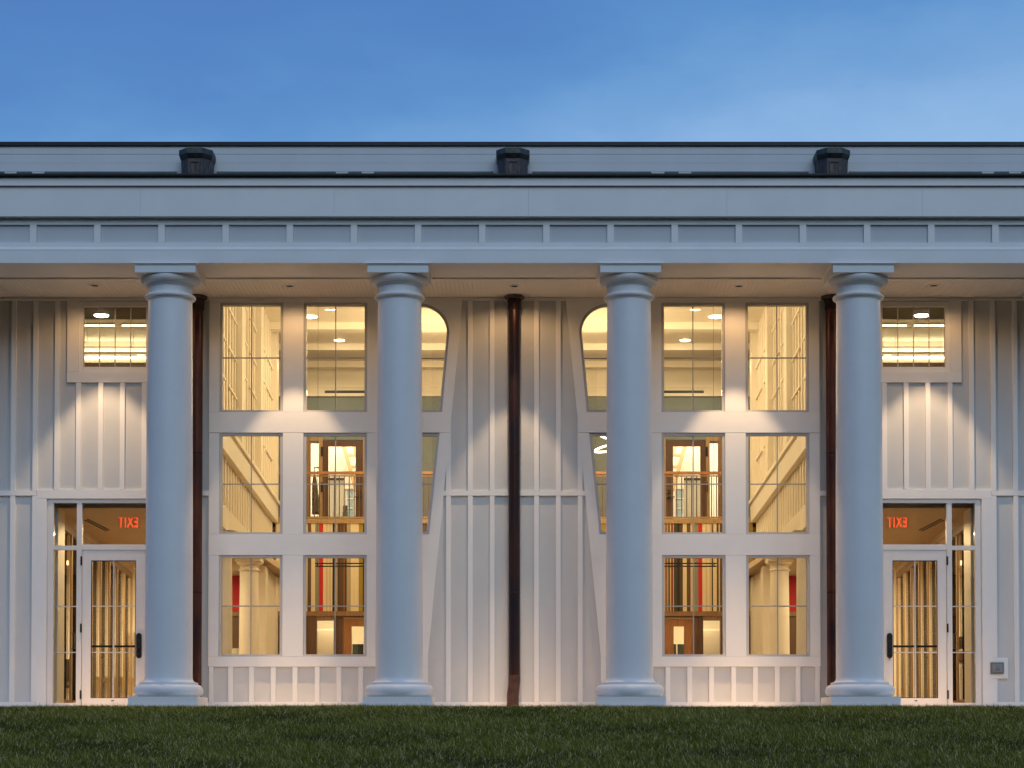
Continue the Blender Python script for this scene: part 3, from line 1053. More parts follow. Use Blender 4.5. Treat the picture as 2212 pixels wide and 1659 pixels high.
for s in (-1, 1):
    who = 'the side without an outlet box' if s < 0 else 'the side with the outlet box'
    mural = 'the olive-ended stripes' if s < 0 else 'the maroon-edged stripes'
    # --- upper side wall on its colonnade: sheet, piers, battens, ledges, belt
    sw = group_empty('side_wall', (s * SK(10), 10, 3.25))
    sw['kind'] = 'structure'
    q = MB(); skew_box(q, s, YI, YF, .10, .30, 3.28, ZC2); q.build('wall_sheet', 'cream_gap_shade', sw, fix=True)
    piers = [3.0, 6.9, 10.8, 14.72]
    for Y in piers:
        q = MB(); skew_box(q, s, Y - .26, Y + .26, -.04, .12, 4.78, ZC2); q.build('pier', 'cream_batten', sw, fix=True)
    Y = 2.3
    while Y < YF - .1:
        if all(abs(Y - p) > .34 for p in piers):
            q = MB(); skew_box(q, s, Y - .07, Y + .07, .07, .12, 4.78, ZC2); q.build('batten', 'cream_batten', sw, fix=True)
        Y += .47
    Y = 2.2
    while Y < YF - .05:
        q = MB(); skew_box(q, s, Y - .085, Y + .085, .072, .11, 3.30, 4.31); q.build('batten', 'cream_batten', sw, fix=True)
        Y += .46
    for z in (5.62, 6.30, 6.98, 7.66):
        for a, b in zip(piers, piers[1:]):
            m_ = (a + b) / 2
            for Ya, Yb in ((a + .27, m_ - .25), (m_ + .25, b - .27)):
                q = MB(); skew_box(q, s, Ya, Yb, .045, .13, z, z + .04); q.build('ledge', 'cream_batten', sw, fix=True)
    q = MB(); skew_box(q, s, YI, YF + .06, -.03, .14, 4.30, 4.70); q.build('belt', 'ivory', sw, fix=True)
    q = MB(); skew_box(q, s, YI, YF + .10, -.08, .16, 4.70, 4.77); q.build('belt_cap', 'cream_batten', sw, fix=True)
    q = MB(); skew_box(q, s, YI, YF, .02, .34, 3.04, 3.42); q.build('colonnade_beam', 'cream', sw, fix=True)
    # --- colonnade
    for j, yc in enumerate((4.9, 10.0)):
        c = make_column(s * (SK(yc) + .14), yc, 0.57, -.02, 3.04, None, 'ivory')
        c.name = 'interior_column'
        WL[c.name] = np.array((s * (SK(yc) + .14), yc, -.02))
        tag(c, 'ivory round column inside the hall, ' + ('next to' if j == 0 else 'one bay behind') + ' the windows on ' + who, 'column', 'ivory columns of the hall colonnade')
    q = MB(); skew_box(q, s, 11.8, 14.96, .04, .30, -.02, 3.04); q.build('end_wall', 'cream', sw, fix=True)
    q = MB(); skew_box(q, s, 11.7, 12.25, -.04, .34, -.02, 3.04); q.build('pilaster', 'cream_batten', sw, fix=True)
    q = MB(); skew_box(q, s, 14.4, 14.97, -.04, .34, -.02, 3.04); q.build('pilaster', 'cream_batten', sw, fix=True)
    for k in range(6):
        Y = 12.45 + .36 * k
        q = MB(); skew_box(q, s, Y - .035, Y + .035, .0, .06, -.02, 3.04); q.build('batten', 'cream_batten', sw, fix=True)
    # --- aisle ceiling with slot diffusers
    ai = MB().box(s * (SK(2) + .25), s * 11.78, YI, YF, 3.10, 3.22).build('aisle_ceiling', 'dim_tan_ceiling', kind='structure')
    ex = group_empty('slot_diffuser', (s * 7.15, 4.4, 3.09))
    for d_ in (0, .075):
        MB().box(s * (7.06 + d_), s * (7.09 + d_), 3.5 + d_ * 2, 5.2 + d_ * 2, 3.088, 3.0995).build('slot', 'black_plastic', ex)
    tag(ex, 'two thin dark ceiling slots inside the entrance door on ' + who, 'slot diffuser', 'slot diffusers in the aisle ceilings')
    spot('aisle_light', (s * 6.3, 2.6, 3.05), 70, 165, .3, WARM, None, 0.0)  # added fill without a fixture, brightens the fronts of the partition posts
    area('aisle_light', (s * 6.4, 5.5, 3.06), 45, .3)
    area('aisle_light', (s * 6.6, 9.0, 3.06), 45, .3)
    area('aisle_light', (s * 6.8, 13.2, 3.06), 50, .3)
    # --- glazed oak partition along the aisle
    pt = group_empty('glazed_partition', (s * 7.7, 7.5, 0))

    def PL(Y):
        return 7.28 + .083 * (Y - 2.5)
    Ys = [2.5 + 1.26 * k for k in range(9)]
    SP = 1.26
    q = MB()
    q.hexa([(s * PL(2.5), 2.5, 2.86), (s * (PL(2.5) + .06), 2.5, 2.86), (s * (PL(12.6) + .06), 12.62, 2.86), (s * PL(12.6), 12.62, 2.86),
            (s * PL(2.5), 2.5, 2.98), (s * (PL(2.5) + .06), 2.5, 2.98), (s * (PL(12.6) + .06), 12.62, 2.98), (s * PL(12.6), 12.62, 2.98)])
    q.build('top_rail', 'oak', pt, fix=True)
    for Y in Ys:
        MB().box(s * PL(Y), s * (PL(Y) + .035), Y - .04, Y + .04, 0, 2.86).build('post', 'pine', pt)
        MB().box(s * (PL(Y) + .01), s * (PL(Y) + .03), Y + .05, Y + .08, 0, 2.86).build('door_stile', 'pine', pt)
        if Y < 12.4:
            q = MB()
            q.hexa([(s * (PL(Y) + .04), Y + .1, .1), (s * (PL(Y) + .048), Y + .1, .1), (s * (PL(Y + SP) + .048), Y + SP - .06, .1), (s * (PL(Y + SP) + .04), Y + SP - .06, .1),
                    (s * (PL(Y) + .04), Y + .1, 2.86), (s * (PL(Y) + .048), Y + .1, 2.86), (s * (PL(Y + SP) + .048), Y + SP - .06, 2.86), (s * (PL(Y + SP) + .04), Y + SP - .06, 2.86)])
            q.build('pane', 'glass_soft', pt, fix=True)
            q = MB()
            q.hexa([(s * PL(Y), Y + .1, -.02), (s * (PL(Y) + .08), Y + .1, -.02), (s * (PL(Y + SP) + .08), Y + SP - .06, -.02), (s * PL(Y + SP), Y + SP - .06, -.02),
                    (s * PL(Y), Y + .1, .1), (s * (PL(Y) + .08), Y + .1, .1), (s * (PL(Y + SP) + .08), Y + SP - .06, .1), (s * PL(Y + SP), Y + SP - .06, .1)])
            q.build('bottom_rail', 'oak', pt, fix=True)
    for Y in (3.4, 5.25, 7.1):
        MB().tube([(s * (PL(Y) - .02), Y + .13, .95), (s * (PL(Y) - .07), Y + .13, .95), (s * (PL(Y) - .07), Y + .13, 1.2), (s * (PL(Y) - .02), Y + .13, 1.2)], .012, 8).build('pull_handle', 'grille_metal', pt, smooth=True)
    tag(pt, 'tall glazed oak partition inside the entrance door on ' + who, 'partition', 'glazed partitions along the aisles')
    MB().box(s * 7.2, s * 7.32, YI, 2.4, -.02, 3.1).build('aisle_wall', 'cream', kind='structure')
    q = MB()
    q.hexa([(s * (PL(2.4) - .01), 2.4, 2.98), (s * (PL(2.4) + .12), 2.4, 2.98), (s * (PL(12.7) + .12), 12.7, 2.98), (s * (PL(12.7) - .01), 12.7, 2.98),
            (s * (PL(2.4) - .01), 2.4, 3.10), (s * (PL(2.4) + .12), 2.4, 3.10), (s * (PL(12.7) + .12), 12.7, 3.10), (s * (PL(12.7) - .01), 12.7, 3.10)])
    q.build('aisle_header', 'dim_tan_ceiling', kind='structure', fix=True)
    # --- room behind the partition
    MB().box(s * 7.4, s * 11.78, 13.2, 13.35, -.02, 3.1).build('side_room_wall', 'cream', kind='structure')
    MB().box(s * 11.2, s * 11.3, YI, 13.2, -.02, 3.1).build('side_room_wall', 'cream', kind='structure')
    area('side_room_lamp', (s * 9.3, 5, 3.0), 130, 1.2)
    area('side_room_lamp', (s * 9.3, 10.5, 3.0), 170, 1.2)
    # --- exit sign: clear plate under a red housing, letters face into the building
    ex0, ey = at(279 if s < 0 else CD * 2 - 279 - 4, 1108, 3.3)[0], 3.3
    z1 = at(CD, 1112.5, ey)[1]; zh_ = at(CD, 1103.5, ey)[1]; z0 = at(CD, 1141, ey)[1]
    hwid = at(CD + 24, 1120, ey)[0]
    e = group_empty('exit_sign', (ex0, ey, z0))
    MB().box(ex0 - hwid, ex0 + hwid, ey - .03, ey + .03, z1, zh_).build('housing', 'exit_housing', e)
    MB().box(ex0 - .02, ex0 + .02, ey - .02, ey + .02, zh_, 3.11).build('stem', 'exit_housing', e)
    MB().box(ex0 - hwid, ex0 + hwid, ey - .004, ey + .004, z0, z1).build('plate', 'acrylic', e)
    tcv = bpy.data.curves.new('exit_text', 'FONT')
    tcv.body = 'EXIT'; tcv.size = .245; tcv.align_x = 'CENTER'; tcv.extrude = .004; tcv.offset = .005; tcv.space_character = 1.22
    to = bpy.data.objects.new('exit_text', tcv)
    COL.objects.link(to)
    dg = bpy.context.evaluated_depsgraph_get()
    tm = bpy.data.meshes.new_from_object(to.evaluated_get(dg))
    bpy.data.objects.remove(to)
    tm.materials.clear(); tm.materials.append(MAT['exit_red'])
    lt = bpy.data.objects.new('lettering', tm)
    COL.objects.link(lt)
    place(lt, (ex0 - .01, ey - .010, z0 + .018), e)
    lt.rotation_euler = (math.pi / 2, 0, math.pi)
    lt.scale = (.56, 1.03, 1)
    tag(e, 'red lit exit sign hung inside the entrance door on ' + who, 'exit sign', 'exit signs over the doors')
    # --- balcony railing
    rl = group_empty('balcony_railing', (s * 3, YF + .06, 4.3))
    zr = at(CD, 1018, YF)[1]; zr0_ = at(CD, 1024, YF)[1]
    xa, xb_ = sorted((s * .02, s * SK(YF)))
    MB().box(xa, xb_, YF + .02, YF + .10, zr0_, zr).build('handrail', 'cherry', rl)
    MB().box(xa, xb_, YF + .045, YF + .075, zr0_ - .05, zr0_ - .02).build('under_rail', 'oak', rl)
    MB().box(xa, xb_, YF + .03, YF + .09, ZFL + .03, ZFL + .06).build('bottom_rail', 'pine', rl)
    MB().box(xa, xb_, YF - .05, YF - .031, ZFB, ZFL + .01).build('edge_board', 'pine', rl)
    x = xa + .06; b0 = None
    while x < xb_ - .03:
        if b0 is None:
            b0 = MB().box(x - .011, x + .011, YF + .049, YF + .071, ZFL + .06, zr0_ - .05).build('baluster', 'oak_dark', rl); xz = x
        else:
            twin(b0, x - xz)
        x += .112
    tag(rl, 'reddish wood balcony railing with thin balusters above ' + mural, 'railing', 'halves of the balcony railing')

    # --- striped mural under the balcony
    mu = group_empty('striped_mural', (s * 4, YF - .02, far(CD, 1320)[1]))
    zm0, zm1 = far(CD, 1320.5)[1], ZFB + .01
    if s < 0:
        zx = lambda z: far((760 + .41 * z) / 1.736, 1250)[0]
        st = [(935, 'cream'), (960, 'brown'), (993, 'cream'), (1030, 'grey'), (1065, 'red'), (1103, 'cream'), (1130, 'sand'), (1142, 'cream'), (1160, 'sand'), (1172, 'cream'), (1188, 'black'),
              (1207, 'cream'), (1222, 'taupe'), (1235, 'umber'), (1258, 'brown'), (1290, 'rust'), (1300, 'umber'), (1318, 'taupe'), (1355, 'cream'), (1390, 'cream'), (1428, 'olive'), (1466, 'black'), (1485, None)]
    else:
        zx = lambda z: far((2380 + .4098 * z) / 1.736, 1250)[0]
        st = [(262, 'sand'), (278, 'rust'), (296, 'taupe'), (308, 'umber'), (322, 'sand'), (333, 'maroon'), (351, 'sand'), (358, 'moss'), (388, 'black'), (412, 'umber'), (440, 'cream'), (476, 'brown'), (510, 'sand'), (545, 'grey'), (582, 'red'),
              (618, 'cream'), (650, 'sand'), (660, 'cream'), (685, 'sand'), (705, 'black'), (716, 'cream'), (750, 'brown'), (768, 'sand'), (780, 'brown'), (800, 'umber'), (826, None)]
    for (a, c), (b, _) in zip(st, st[1:]):
        MB().box(zx(a) + .001, zx(b) - .001, YF - .03, YF - .001, zm0, zm1).build('stripe_panel', 'stripe_' + c, mu)
    rng = random.Random(3 if s < 0 else 5)
    pal = ['cream', 'brown', 'sand', 'grey', 'umber', 'taupe', 'olive', 'cream', 'black', 'sand']
    lo, hi = zx(st[0][0]), zx(st[-1][0])
    lim = (-SK(YF) - .02, -.02) if s < 0 else (.02, SK(YF) + .02)
    for x, end, dr in ((lo, lim[0], -1), (hi, lim[1], 1)):
        while (x - end) * dr < -.05:
            w = rng.uniform(.08, .3)
            x2 = x + dr * w
            if (x2 - end) * dr > 0:
                x2 = end
            MB().box(min(x, x2) + .001, max(x, x2) - .001, YF - .03, YF - .001, zm0, zm1).build('stripe_panel', 'stripe_' + rng.choice(pal), mu)
            x = x2
    # stripes in the aisle beyond the columns
    sp = [(5.95, 'sand'), (6.06, 'yellow' if s > 0 else 'red'), (6.15, 'red'), (6.34, 'grey'), (6.6, 'cream'), (6.9, 'olive'), (7.2, 'cream'), (7.5, 'maroon'), (7.7, 'sand'), (8.2, None)]
    for (a, c), (b, _) in zip(sp, sp[1:]):
        MB().box(s * a + s * .001, s * b - s * .001, YF - .03, YF - .001, zm0, 3.28).build('stripe_panel', 'stripe_' + c, mu)
    tag(mu, 'striped wall panels ' + ('ending in an olive stripe' if s < 0 else 'with a maroon and a dark green stripe') + ' below the balcony', 'mural')

    area('mural_fill', (s * 2.8, 11.6, 8.3), 80, .5, rot=(R(30), 0, 0))  # added fill without a fixture, brightens the stripes
    # --- black linear pendant in front of the mural
    yp = 11.0
    if s < 0:
        xa, xb_ = at(680.5, 1220, yp)[0], at(800, 1220, yp)[0]
    else:
        xa, xb_ = at(1420, 1220, yp)[0], at(1547.5, 1220, yp)[0]
    zt_, zm_, zb_ = at(CD, 1216, yp)[1], at(CD, 1220, yp)[1], at(CD, 1224.5, yp)[1]
    e = group_empty('linear_pendant', ((xa + xb_) / 2, yp, zb_))
    MB().box(xa, xb_, yp - .03, yp + .03, zt_ - .022, zt_).build('upper_bar', 'black_plastic', e)
    MB().box(xa, xb_, yp - .03, yp + .03, zb_, zb_ + .022).build('lower_bar', 'black_plastic', e)
    for xx in (xa + .05, xb_ - .05):
        MB().tube([(xx, yp, zt_), (xx, yp, ZC2)], .004, 6).build('cable', 'grille_metal', e)
        MB().box(xx - .01, xx + .01, yp - .01, yp + .01, zb_ + .02, zt_ - .02).build('spacer', 'black_plastic', e)
    tag(e, 'black double-bar linear pendant before ' + mural, 'pendant light', 'linear pendants in the hall')

    # --- door on the far wall below the mural: orange wood leaf with glass, beside the bright doorway
    dxs = (741.5, 806, 759.5) if s < 0 else (1499.5, 1434, 1478)
    xa = far(dxs[0], 1400)[0]; xb_ = far(dxs[1], 1400)[0]; xg = far(dxs[2], 1400)[0]
    zt_ = far(CD, 1335)[1]; zg1 = far(CD, 1353)[1]; zg0 = .55
    e = group_empty('wooden_door', ((xa + xb_) / 2, YF + .05, 0))
    xg2 = xb_ - (xg - xa)
    yl0, yl1 = YF + .03, YF + .075
    for q in ((xa, xg, 0, zt_), (xg2, xb_, 0, zt_), (xg, xg2, zg1, zt_), (xg, xg2, 0, zg0)):
        MB().box(q[0], q[1], yl0, yl1, q[2], q[3]).build('door_rail' if q[0] == xg else 'door_stile', 'cherry', e)
    MB().box(xg, xg2, YF + .05, YF + .056, zg0, zg1).build('pane', 'glass', e)
    MB().lathe([(.02, 1.0), (.035, 1.02), (.035, 1.05), (.02, 1.07)], xg + (.03 if s < 0 else -.03), YF + .0, 12).build('knob', 'soap_white', e, smooth=True)
    tag(e, 'orange wood glazed door under ' + mural, 'door', 'glazed doors under the balcony')
    # casing of the doorway
    dw = (684, 721) if s < 0 else (1556, 1519)
    xa, xb_ = far(dw[0], 1400)[0], far(dw[1], 1400)[0]
    ca = group_empty('doorway_casing', ((xa + xb_) / 2, YF, 0))
    zz = far(CD, 1340)[1]
    g = s * .19
    MB().box(xa, xa + g, YF - .03, YF - .001, -.02, zz + .17).build('jamb', 'oak_dark', ca)
    MB().box(xb_, xb_ - s * .11, YF - .03, YF - .001, -.02, zz + .17).build('jamb', 'walnut', ca)
    MB().box(xa, xb_, YF - .028, YF - .001, zz, zz + .17).build('lintel', 'oak', ca)
    tag(ca, 'dark wood casing of the open doorway under ' + mural, 'doorway', 'doorway casings under the balcony')
    # room beyond the doors
    xr0, xr1 = sorted((s * 2.6, s * 6.8))
    MB().box(xr0, xr1, 18.6, 18.7, -.02, 4.1).build('back_room_wall', 'ivory', kind='structure')
    for xx in (xr0, xr1):
        MB().box(xx - .05, xx + .05, YF + .15, 18.6, -.02, 4.1).build('back_room_wall', 'ivory', kind='structure')
    area('back_room_lamp', (s * 4.2, 16.8, 2.9), 100, 1.0, col=(1, .74, .38))
    MB().box(xr0, xr1, YF + .15, 18.6, 3.0, 3.06).build('back_room_ceiling', 'ivory', kind='structure')
    xm_ = (xa + xb_) / 2 + s * .0
    tc_ = group_empty('tall_cabinet', (xm_ - s * .38, 17.2, 0))
    MB().box(xm_ - s * .02, xm_ + s * .5, 16.9, 17.5, -.02, 2.02).build('carcass', 'cream', tc_)
    MB().box(xm_ - s * .012, xm_ + s * .5, 16.875, 16.899, .04, 1.98).build('cabinet_door', 'cream_batten', tc_)
    MB().box(xm_ + s * .04, xm_ + s * .055, 16.85, 16.874, .9, 1.2).build('handle', 'black_plastic', tc_)
    tag(tc_, 'tall pale cabinet seen through the doorway under ' + mural, 'cabinet', 'tall cabinets in the back rooms')
    # window with blind in the back room
    wxa, wxb = sorted((s * 3.05, s * 4.25))
    e = group_empty('back_room_window', (s * 3.65, 18.57, .5))
    zw0, zw1 = .4, at(CD, 1390, 18.5)[1]
    MB().box(wxa, wxb, 18.57, 18.599, zw0, zw1).build('night_pane', 'night_pane', e)
    MB().box(wxa, wxb, 18.55, 18.569, zw1, zw1 + .45).build('roller_blind', 'cream', e)
    MB().box(wxa, wxb, 18.53, 18.549, zw1 + .44, zw1 + .50).build('blind_rail', 'black_plastic', e)
    for k in range(5):
        xx = wxa + (wxb - wxa) * k / 4
        MB().box(xx - .012, xx + .012, 18.55, 18.569, zw0, zw1).build('muntin', 'ivory', e)
    for k in range(3):
        zz = zw1 - .33 * k
        MB().box(wxa, wxb, 18.545, 18.5495, zz - .012, zz + .012).build('muntin', 'ivory', e)
    tag(e, 'dark gridded window with raised blind beyond the door under ' + mural, 'window', 'back room windows')

    # --- balcony door: walnut leaf with tall glass, sidelight, bright room beyond
    def bx(off):
        return at(CD + s * off, 1000, YBK)[0]
    e = group_empty('balcony_door', (bx(370), YBK, 4.3))
    zt_ = at(CD, 950, YBK)[1] - .01; zg1 = at(CD, 964, YBK)[1]
    def pc(o0, o1, z0, z1, nm, m, y0=YBK + .02, y1=YBK + .07):
        a, b = sorted((bx(o0), bx(o1)))
        MB().box(a, b, y0, y1, z0, z1).build(nm, m, e)
    pc(402, 414, 4.3, zt_, 'door_stile', 'walnut')
    pc(327, 343, 4.3, zt_, 'door_stile', 'walnut')
    pc(343, 402, zg1, zt_, 'door_rail', 'walnut')
    pc(343, 402, 4.3, 4.42, 'door_rail', 'walnut')
    pc(343, 402, 4.42, zg1, 'pane', 'glass', YBK + .04, YBK + .046)
    pc(414, 422, 4.3, at(CD, 945, YBK)[1], 'mullion', 'pine', YBK - .03, YBK + .05)
    pc(440, 456, 4.3, at(CD, 945, YBK)[1], 'mullion', 'oak', YBK - .03, YBK + .05)
    pc(422, 440, 4.42, at(CD, 953, YBK)[1], 'pane', 'glass', YBK + .04, YBK + .046)
    pc(422, 440, at(CD, 953, YBK)[1], at(CD, 945, YBK)[1], 'head', 'pine', YBK - .03, YBK + .05)
    pc(316, 327, 4.3, at(CD, 945, YBK)[1], 'mullion', 'pine', YBK - .03, YBK + .05)
    for yk in (1062, 1074):
        xk, zk = at(CD + s * 334, yk, YBK)
        MB().box(xk - .04, xk + .04, YBK - .03, YBK + .02, zk - .04, zk + .04).build('lock', 'black_plastic', e)
    xk, zk = at(CD + s * 338, 1074, YBK)
    MB().box(xk - .09, xk + .09, YBK - .06, YBK - .03, zk - .012, zk + .012).build('lever', 'black_plastic', e)
    for yk in (976, 1053):
        xk, zk = at(CD + s * 415, yk, YBK)
        MB().box(xk - .03, xk + .03, YBK - .05, YBK - .031, zk - .12, zk + .12).build('hinge', 'black_plastic', e)
    tag(e, 'walnut door with tall pane on the balcony above ' + mural, 'door', 'balcony doors')
    xr0, xr1 = sorted((s * 2.4, s * 6.9))
    zw_top = 8.55
    # room behind: side walls, rear wall with a window to the evening sky
    wa, zb1 = at(CD + s * 395, 1056, 23.0)   # placeholder corner
    w0, w1 = sorted((at(CD + s * 377.5, 1080, 23.0)[0], at(CD + s * 348, 1080, 23.0)[0]))
    zw0, zw1 = at(CD, 1118, 23.0)[1], at(CD, 1056, 23.0)[1]
    rect_wall(MB(), xr0, xr1, 4.2, zw_top, 23.0, 23.1, [(w0, w1, zw0, zw1)]).build('upper_room_wall', 'ivory', kind='structure', fix=True)
    for xx in (xr0, xr1):
        MB().box(xx - .05, xx + .05, YBK + .15, 23.0, 4.2, zw_top).build('upper_room_wall', 'ivory', kind='structure')
    MB().box(xr0, xr1, YBK + .15, 23.0, 4.2, 4.3).build('upper_room_floor', 'floor_oak', kind='structure')
    uw = group_empty('upper_room_window', ((w0 + w1) / 2, 23.05, zw0))
    MB().box(w0, w1, 23.06, 23.07, zw0, zw1).build('dusk_pane', 'sky_pane', uw)
    for k in (1, 2):
        zz = zw0 + (zw1 - zw0) * k / 3
        MB().box(w0, w1, 23.03, 23.055, zz - .012, zz + .012).build('muntin', 'ivory', uw)
    MB().box((w0 + w1) / 2 - .012, (w0 + w1) / 2 + .012, 23.035, 23.054, zw0, zw1).build('muntin', 'ivory', uw)
    tag(uw, 'small pale blue window seen through the balcony door above ' + mural, 'window', 'upper room windows')
    area('balcony_lamp', (s * 4.6, 17.2, ZC2 - .3), 60, .4)
    area('upper_room_lamp', (s * 4.4, 21.0, 8.3), 300, 1.4, col=(1, .84, .58))
    # leaning roof brace with rings of light and shade: a steel truss
    tb = group_empty('roof_brace', (s * 3.4, 22, 4.6))
    p0 = at(CD + s * 383, 962, 22.2); p1 = at(CD + s * 345, 1062, 22.2)
    for o_ in (0, .28):
        MB().prism([(p0[0] - s * o_, p0[1] + .4), (p0[0] - s * o_ - s * .10, p0[1] + .4), (p1[0] - s * o_ - s * .10, p1[1]), (p1[0] - s * o_, p1[1])], 22.15, 22.3).build('chord', 'pine', tb, fix=True)
    for k in range(4):
        t = (k + .5) / 4
        xq, zq = p0[0] + (p1[0] - p0[0]) * t, p0[1] + .2 + (p1[1] - p0[1]) * t
        MB().box(xq - s * .05, xq - s * .3, 22.18, 22.27, zq - .03, zq + .03).build('web', 'pine', tb)
    tag(tb, 'slanting pale timber brace beyond the balcony door above ' + mural, 'brace', 'timber braces in the upper rooms')
    # shelf rail in the upper room
    xa, za_ = at(CD + s * 402, 1035, 21.0); xb_, _ = at(CD + s * 366, 1035, 21.0)
    hk = group_empty('hook_rail', ((xa + xb_) / 2, 21, za_))
    MB().box(xa, xb_, 20.97, 21.02, za_ - .03, za_ + .03).build('rail', 'black_plastic', hk)
    MB().box(xa, xb_, 21.0, 21.06, 4.3, za_ + .05).build('board', 'cream', hk)
    tag(hk, 'dark rail on a pale board beyond the balcony door above ' + mural, 'rail', 'rails in the upper rooms')

    # --- upper room over the aisle, behind the small gridded window
    yo = 4.7
    zo = at(CD, 690, yo)[1]
    xo0, xo1 = sorted((s * 5.75, s * 10.5))
    MB().box(xo0, xo1, YI, yo, zo, zo + .1).build('room_soffit', 'olive_soffit', kind='structure')
    MB().box(xo0, xo1, YI, 10.0, zo + .62, zo + .7).build('room_ceiling', 'cream', kind='structure')
    MB().box(xo0, xo1, yo - .08, yo, zo + .1, zo + .62).build('room_upstand', 'cream', kind='structure')
    MB().box(xo0, xo1, 9.6, 9.75, 3.4, zo + .62).build('room_wall', 'cream', kind='structure')
    MB().box(s * 10.5, s * 10.6, YI, 9.6, 3.4, zo + .62).build('room_wall', 'cream', kind='structure')
    MB().box(xo0, xo1, 9.1, 9.17, zo + .03, zo + .10).build('room_beam', 'oak_dark', kind='structure')
    ln = []
    for yl, py_, a, b, nd in ((5.9, 704.5, 180, 247, 'outer'), (5.9, 704.5, 264, 330, 'inner'), (8.3, 773, 180, 297, 'outer'), (8.3, 773, 312, 400, 'inner')):
        if s > 0:
            a, b = 2 * CD - b, 2 * CD - a
        xa, zl = at(a, py_, yl); xb_, _ = at(b, py_, yl)
        e = group_empty('tube_pendant', ((xa + xb_) / 2, yl, zl))
        MB().box(xa, xb_, yl - .03, yl + .03, zl + .02, zl + .05).build('channel', 'ivory', e)
        MB().box(xa, xb_, yl - .025, yl + .025, zl - .02, zl + .0195).build('diffuser', 'tube_light', e)
        for xx in (xa + .08, xb_ - .08):
            MB().tube([(xx, yl, zl + .05), (xx, yl, zo + .63)], .005, 6).build('cable', 'ivory', e)
        tag(e, 'glowing tube pendant ' + ('near the dark soffit' if yl < 6 else 'under the cove') + ', ' + nd + ' end, ' + who, 'pendant light', 'tube pendants behind the small window of ' + who)
    cv = group_empty('cove_light', (s * 8, 9.5, zo + .35))
    MB().box(xo0, xo1, 9.42, 9.5, zo + .33, zo + .38).build('trough', 'cream', cv)
    MB().box(xo0, xo1, 9.51, 9.57, zo + .34, zo + .40).build('strip', 'cove_light', cv)
    tag(cv, 'glowing cove strip behind the small window on ' + who, 'cove light', 'cove lights upstairs')
    dxl, dyl = (219, 680) if s < 0 else (1991, 680)
    xx, _ = at(dxl, dyl, 4.0)
    best = min((abs(at(dxl, dyl, 2 + .01 * q)[1] - (zo - .01)), 2 + .01 * q) for q in range(0, 600))[1]
    xx = at(dxl, dyl, best)[0]
    e = group_empty('soffit_downlight', (xx, best, zo - .02))
    MB().lathe([(.13, zo - .02), (.13, zo + .001)], xx, best, 24).build('trim_ring', 'ivory', e)
    MB().lathe([(.115, zo - .035), (.125, zo - .021)], xx, best, 24).build('lens', 'lamp_disc', e)
    tag(e, 'round downlight in the dark upstairs soffit on ' + who, 'ceiling light', 'downlights behind the small windows')
    area('upper_side_lamp', (s * 8, 7.2, zo + .5), 45, 1.0)

# ring pendant seen behind the second pair of columns
for (dx0, dy0, rr, tlt) in ((1340, 947, .40, -.20), (1340, 963, .48, .20)):
    xr, zr = at(dx0, dy0, 8.0)
    e = group_empty('ring_pendant', (xr, 8.0, zr))
    m_, n_ = 48, 8
    vs, fs = [], []
    for i in range(m_):
        a = 2 * math.pi * i / m_
        for (dr, dz_) in ((-.012, -.018), (.012, -.018), (.012, .018), (-.012, .018)):
            x_, y_ = (rr + dr) * math.cos(a), (rr + dr) * math.sin(a)
            vs.append((xr + x_, 8 + y_, zr + dz_ + tlt * x_))
    for i in range(m_):
        for k in range(4):
            fs.append((i * 4 + k, i * 4 + (k + 1) % 4, ((i + 1) % m_) * 4 + (k + 1) % 4, ((i + 1) % m_) * 4 + k))
    MB().add(vs, fs).build('ring', 'ring_light', e, fix=True)
    for a in (0, 2.1, 4.2):
        MB().tube([(xr + rr * math.cos(a), 8 + rr * math.sin(a), zr + tlt * rr * math.cos(a)), (xr, 8, ZC2)], .003, 6).build('cable', 'grille_metal', e)
    tag(e, ('smaller upper' if rr < .45 else 'larger lower') + ' glowing ring pendant beside the keyhole window', 'pendant light', 'ring pendants in the hall')

# things in the side rooms
e = group_empty('kitchen_counter', (8.3, 7.5, 0))
MB().box(7.95, 9.9, 7.2, 7.9, 0, .86).build('cabinet', 'white_cabinet', e)
MB().box(7.92, 9.95, 7.17, 7.93, .86, .90).build('worktop', 'dark_counter', e)
tag(e, 'pale cabinet with dark worktop behind the partition, with a potted plant on it', 'counter')
e = group_empty('potted_plant', (8.25, 7.5, .9))
MB().lathe([(.07, .9), (.10, 1.08), (.09, 1.08)], 8.25, 7.5, 16).build('pot', 'terracotta', e, smooth=True)
q = MB(); rng = random.Random(4)
for k in range(90):
    a, el, r = rng.uniform(0, 6.28), rng.uniform(-.2, 1.4), rng.uniform(.05, .2)
    c = np.array((8.25 + r * math.cos(a) * math.cos(el), 7.5 + r * math.sin(a) * math.cos(el), 1.15 + r * math.sin(el)))
    u = np.array((rng.uniform(-1, 1), rng.uniform(-1, 1), rng.uniform(-1, 1))); u /= np.linalg.norm(u)
    v = np.cross(u, (rng.uniform(-1, 1), rng.uniform(-1, 1), .3)); v /= np.linalg.norm(v)
    q.add([c - u * .05, c + v * .022, c + u * .05, c - v * .022], [(0, 1, 2, 3)])
q.build('foliage', 'leaf_dark', e)
tag(e, 'small dark leafy plant in a clay pot on the dark worktop', 'plant')
e = group_empty('wall_cabinet', (-9.0, 13.0, 0))
MB().box(-9.9, -8.2, 12.8, 13.19, .75, 1.75).build('carcass', 'white_cabinet', e)
MB().box(-9.88, -9.06, 12.775, 12.799, .77, 1.73).build('cabinet_door', 'ivory', e)
MB().box(-9.04, -8.22, 12.775, 12.799, .77, 1.73).build('cabinet_door', 'ivory', e)
tag(e, 'pale two-door cabinet on the end wall behind the partition', 'cabinet')
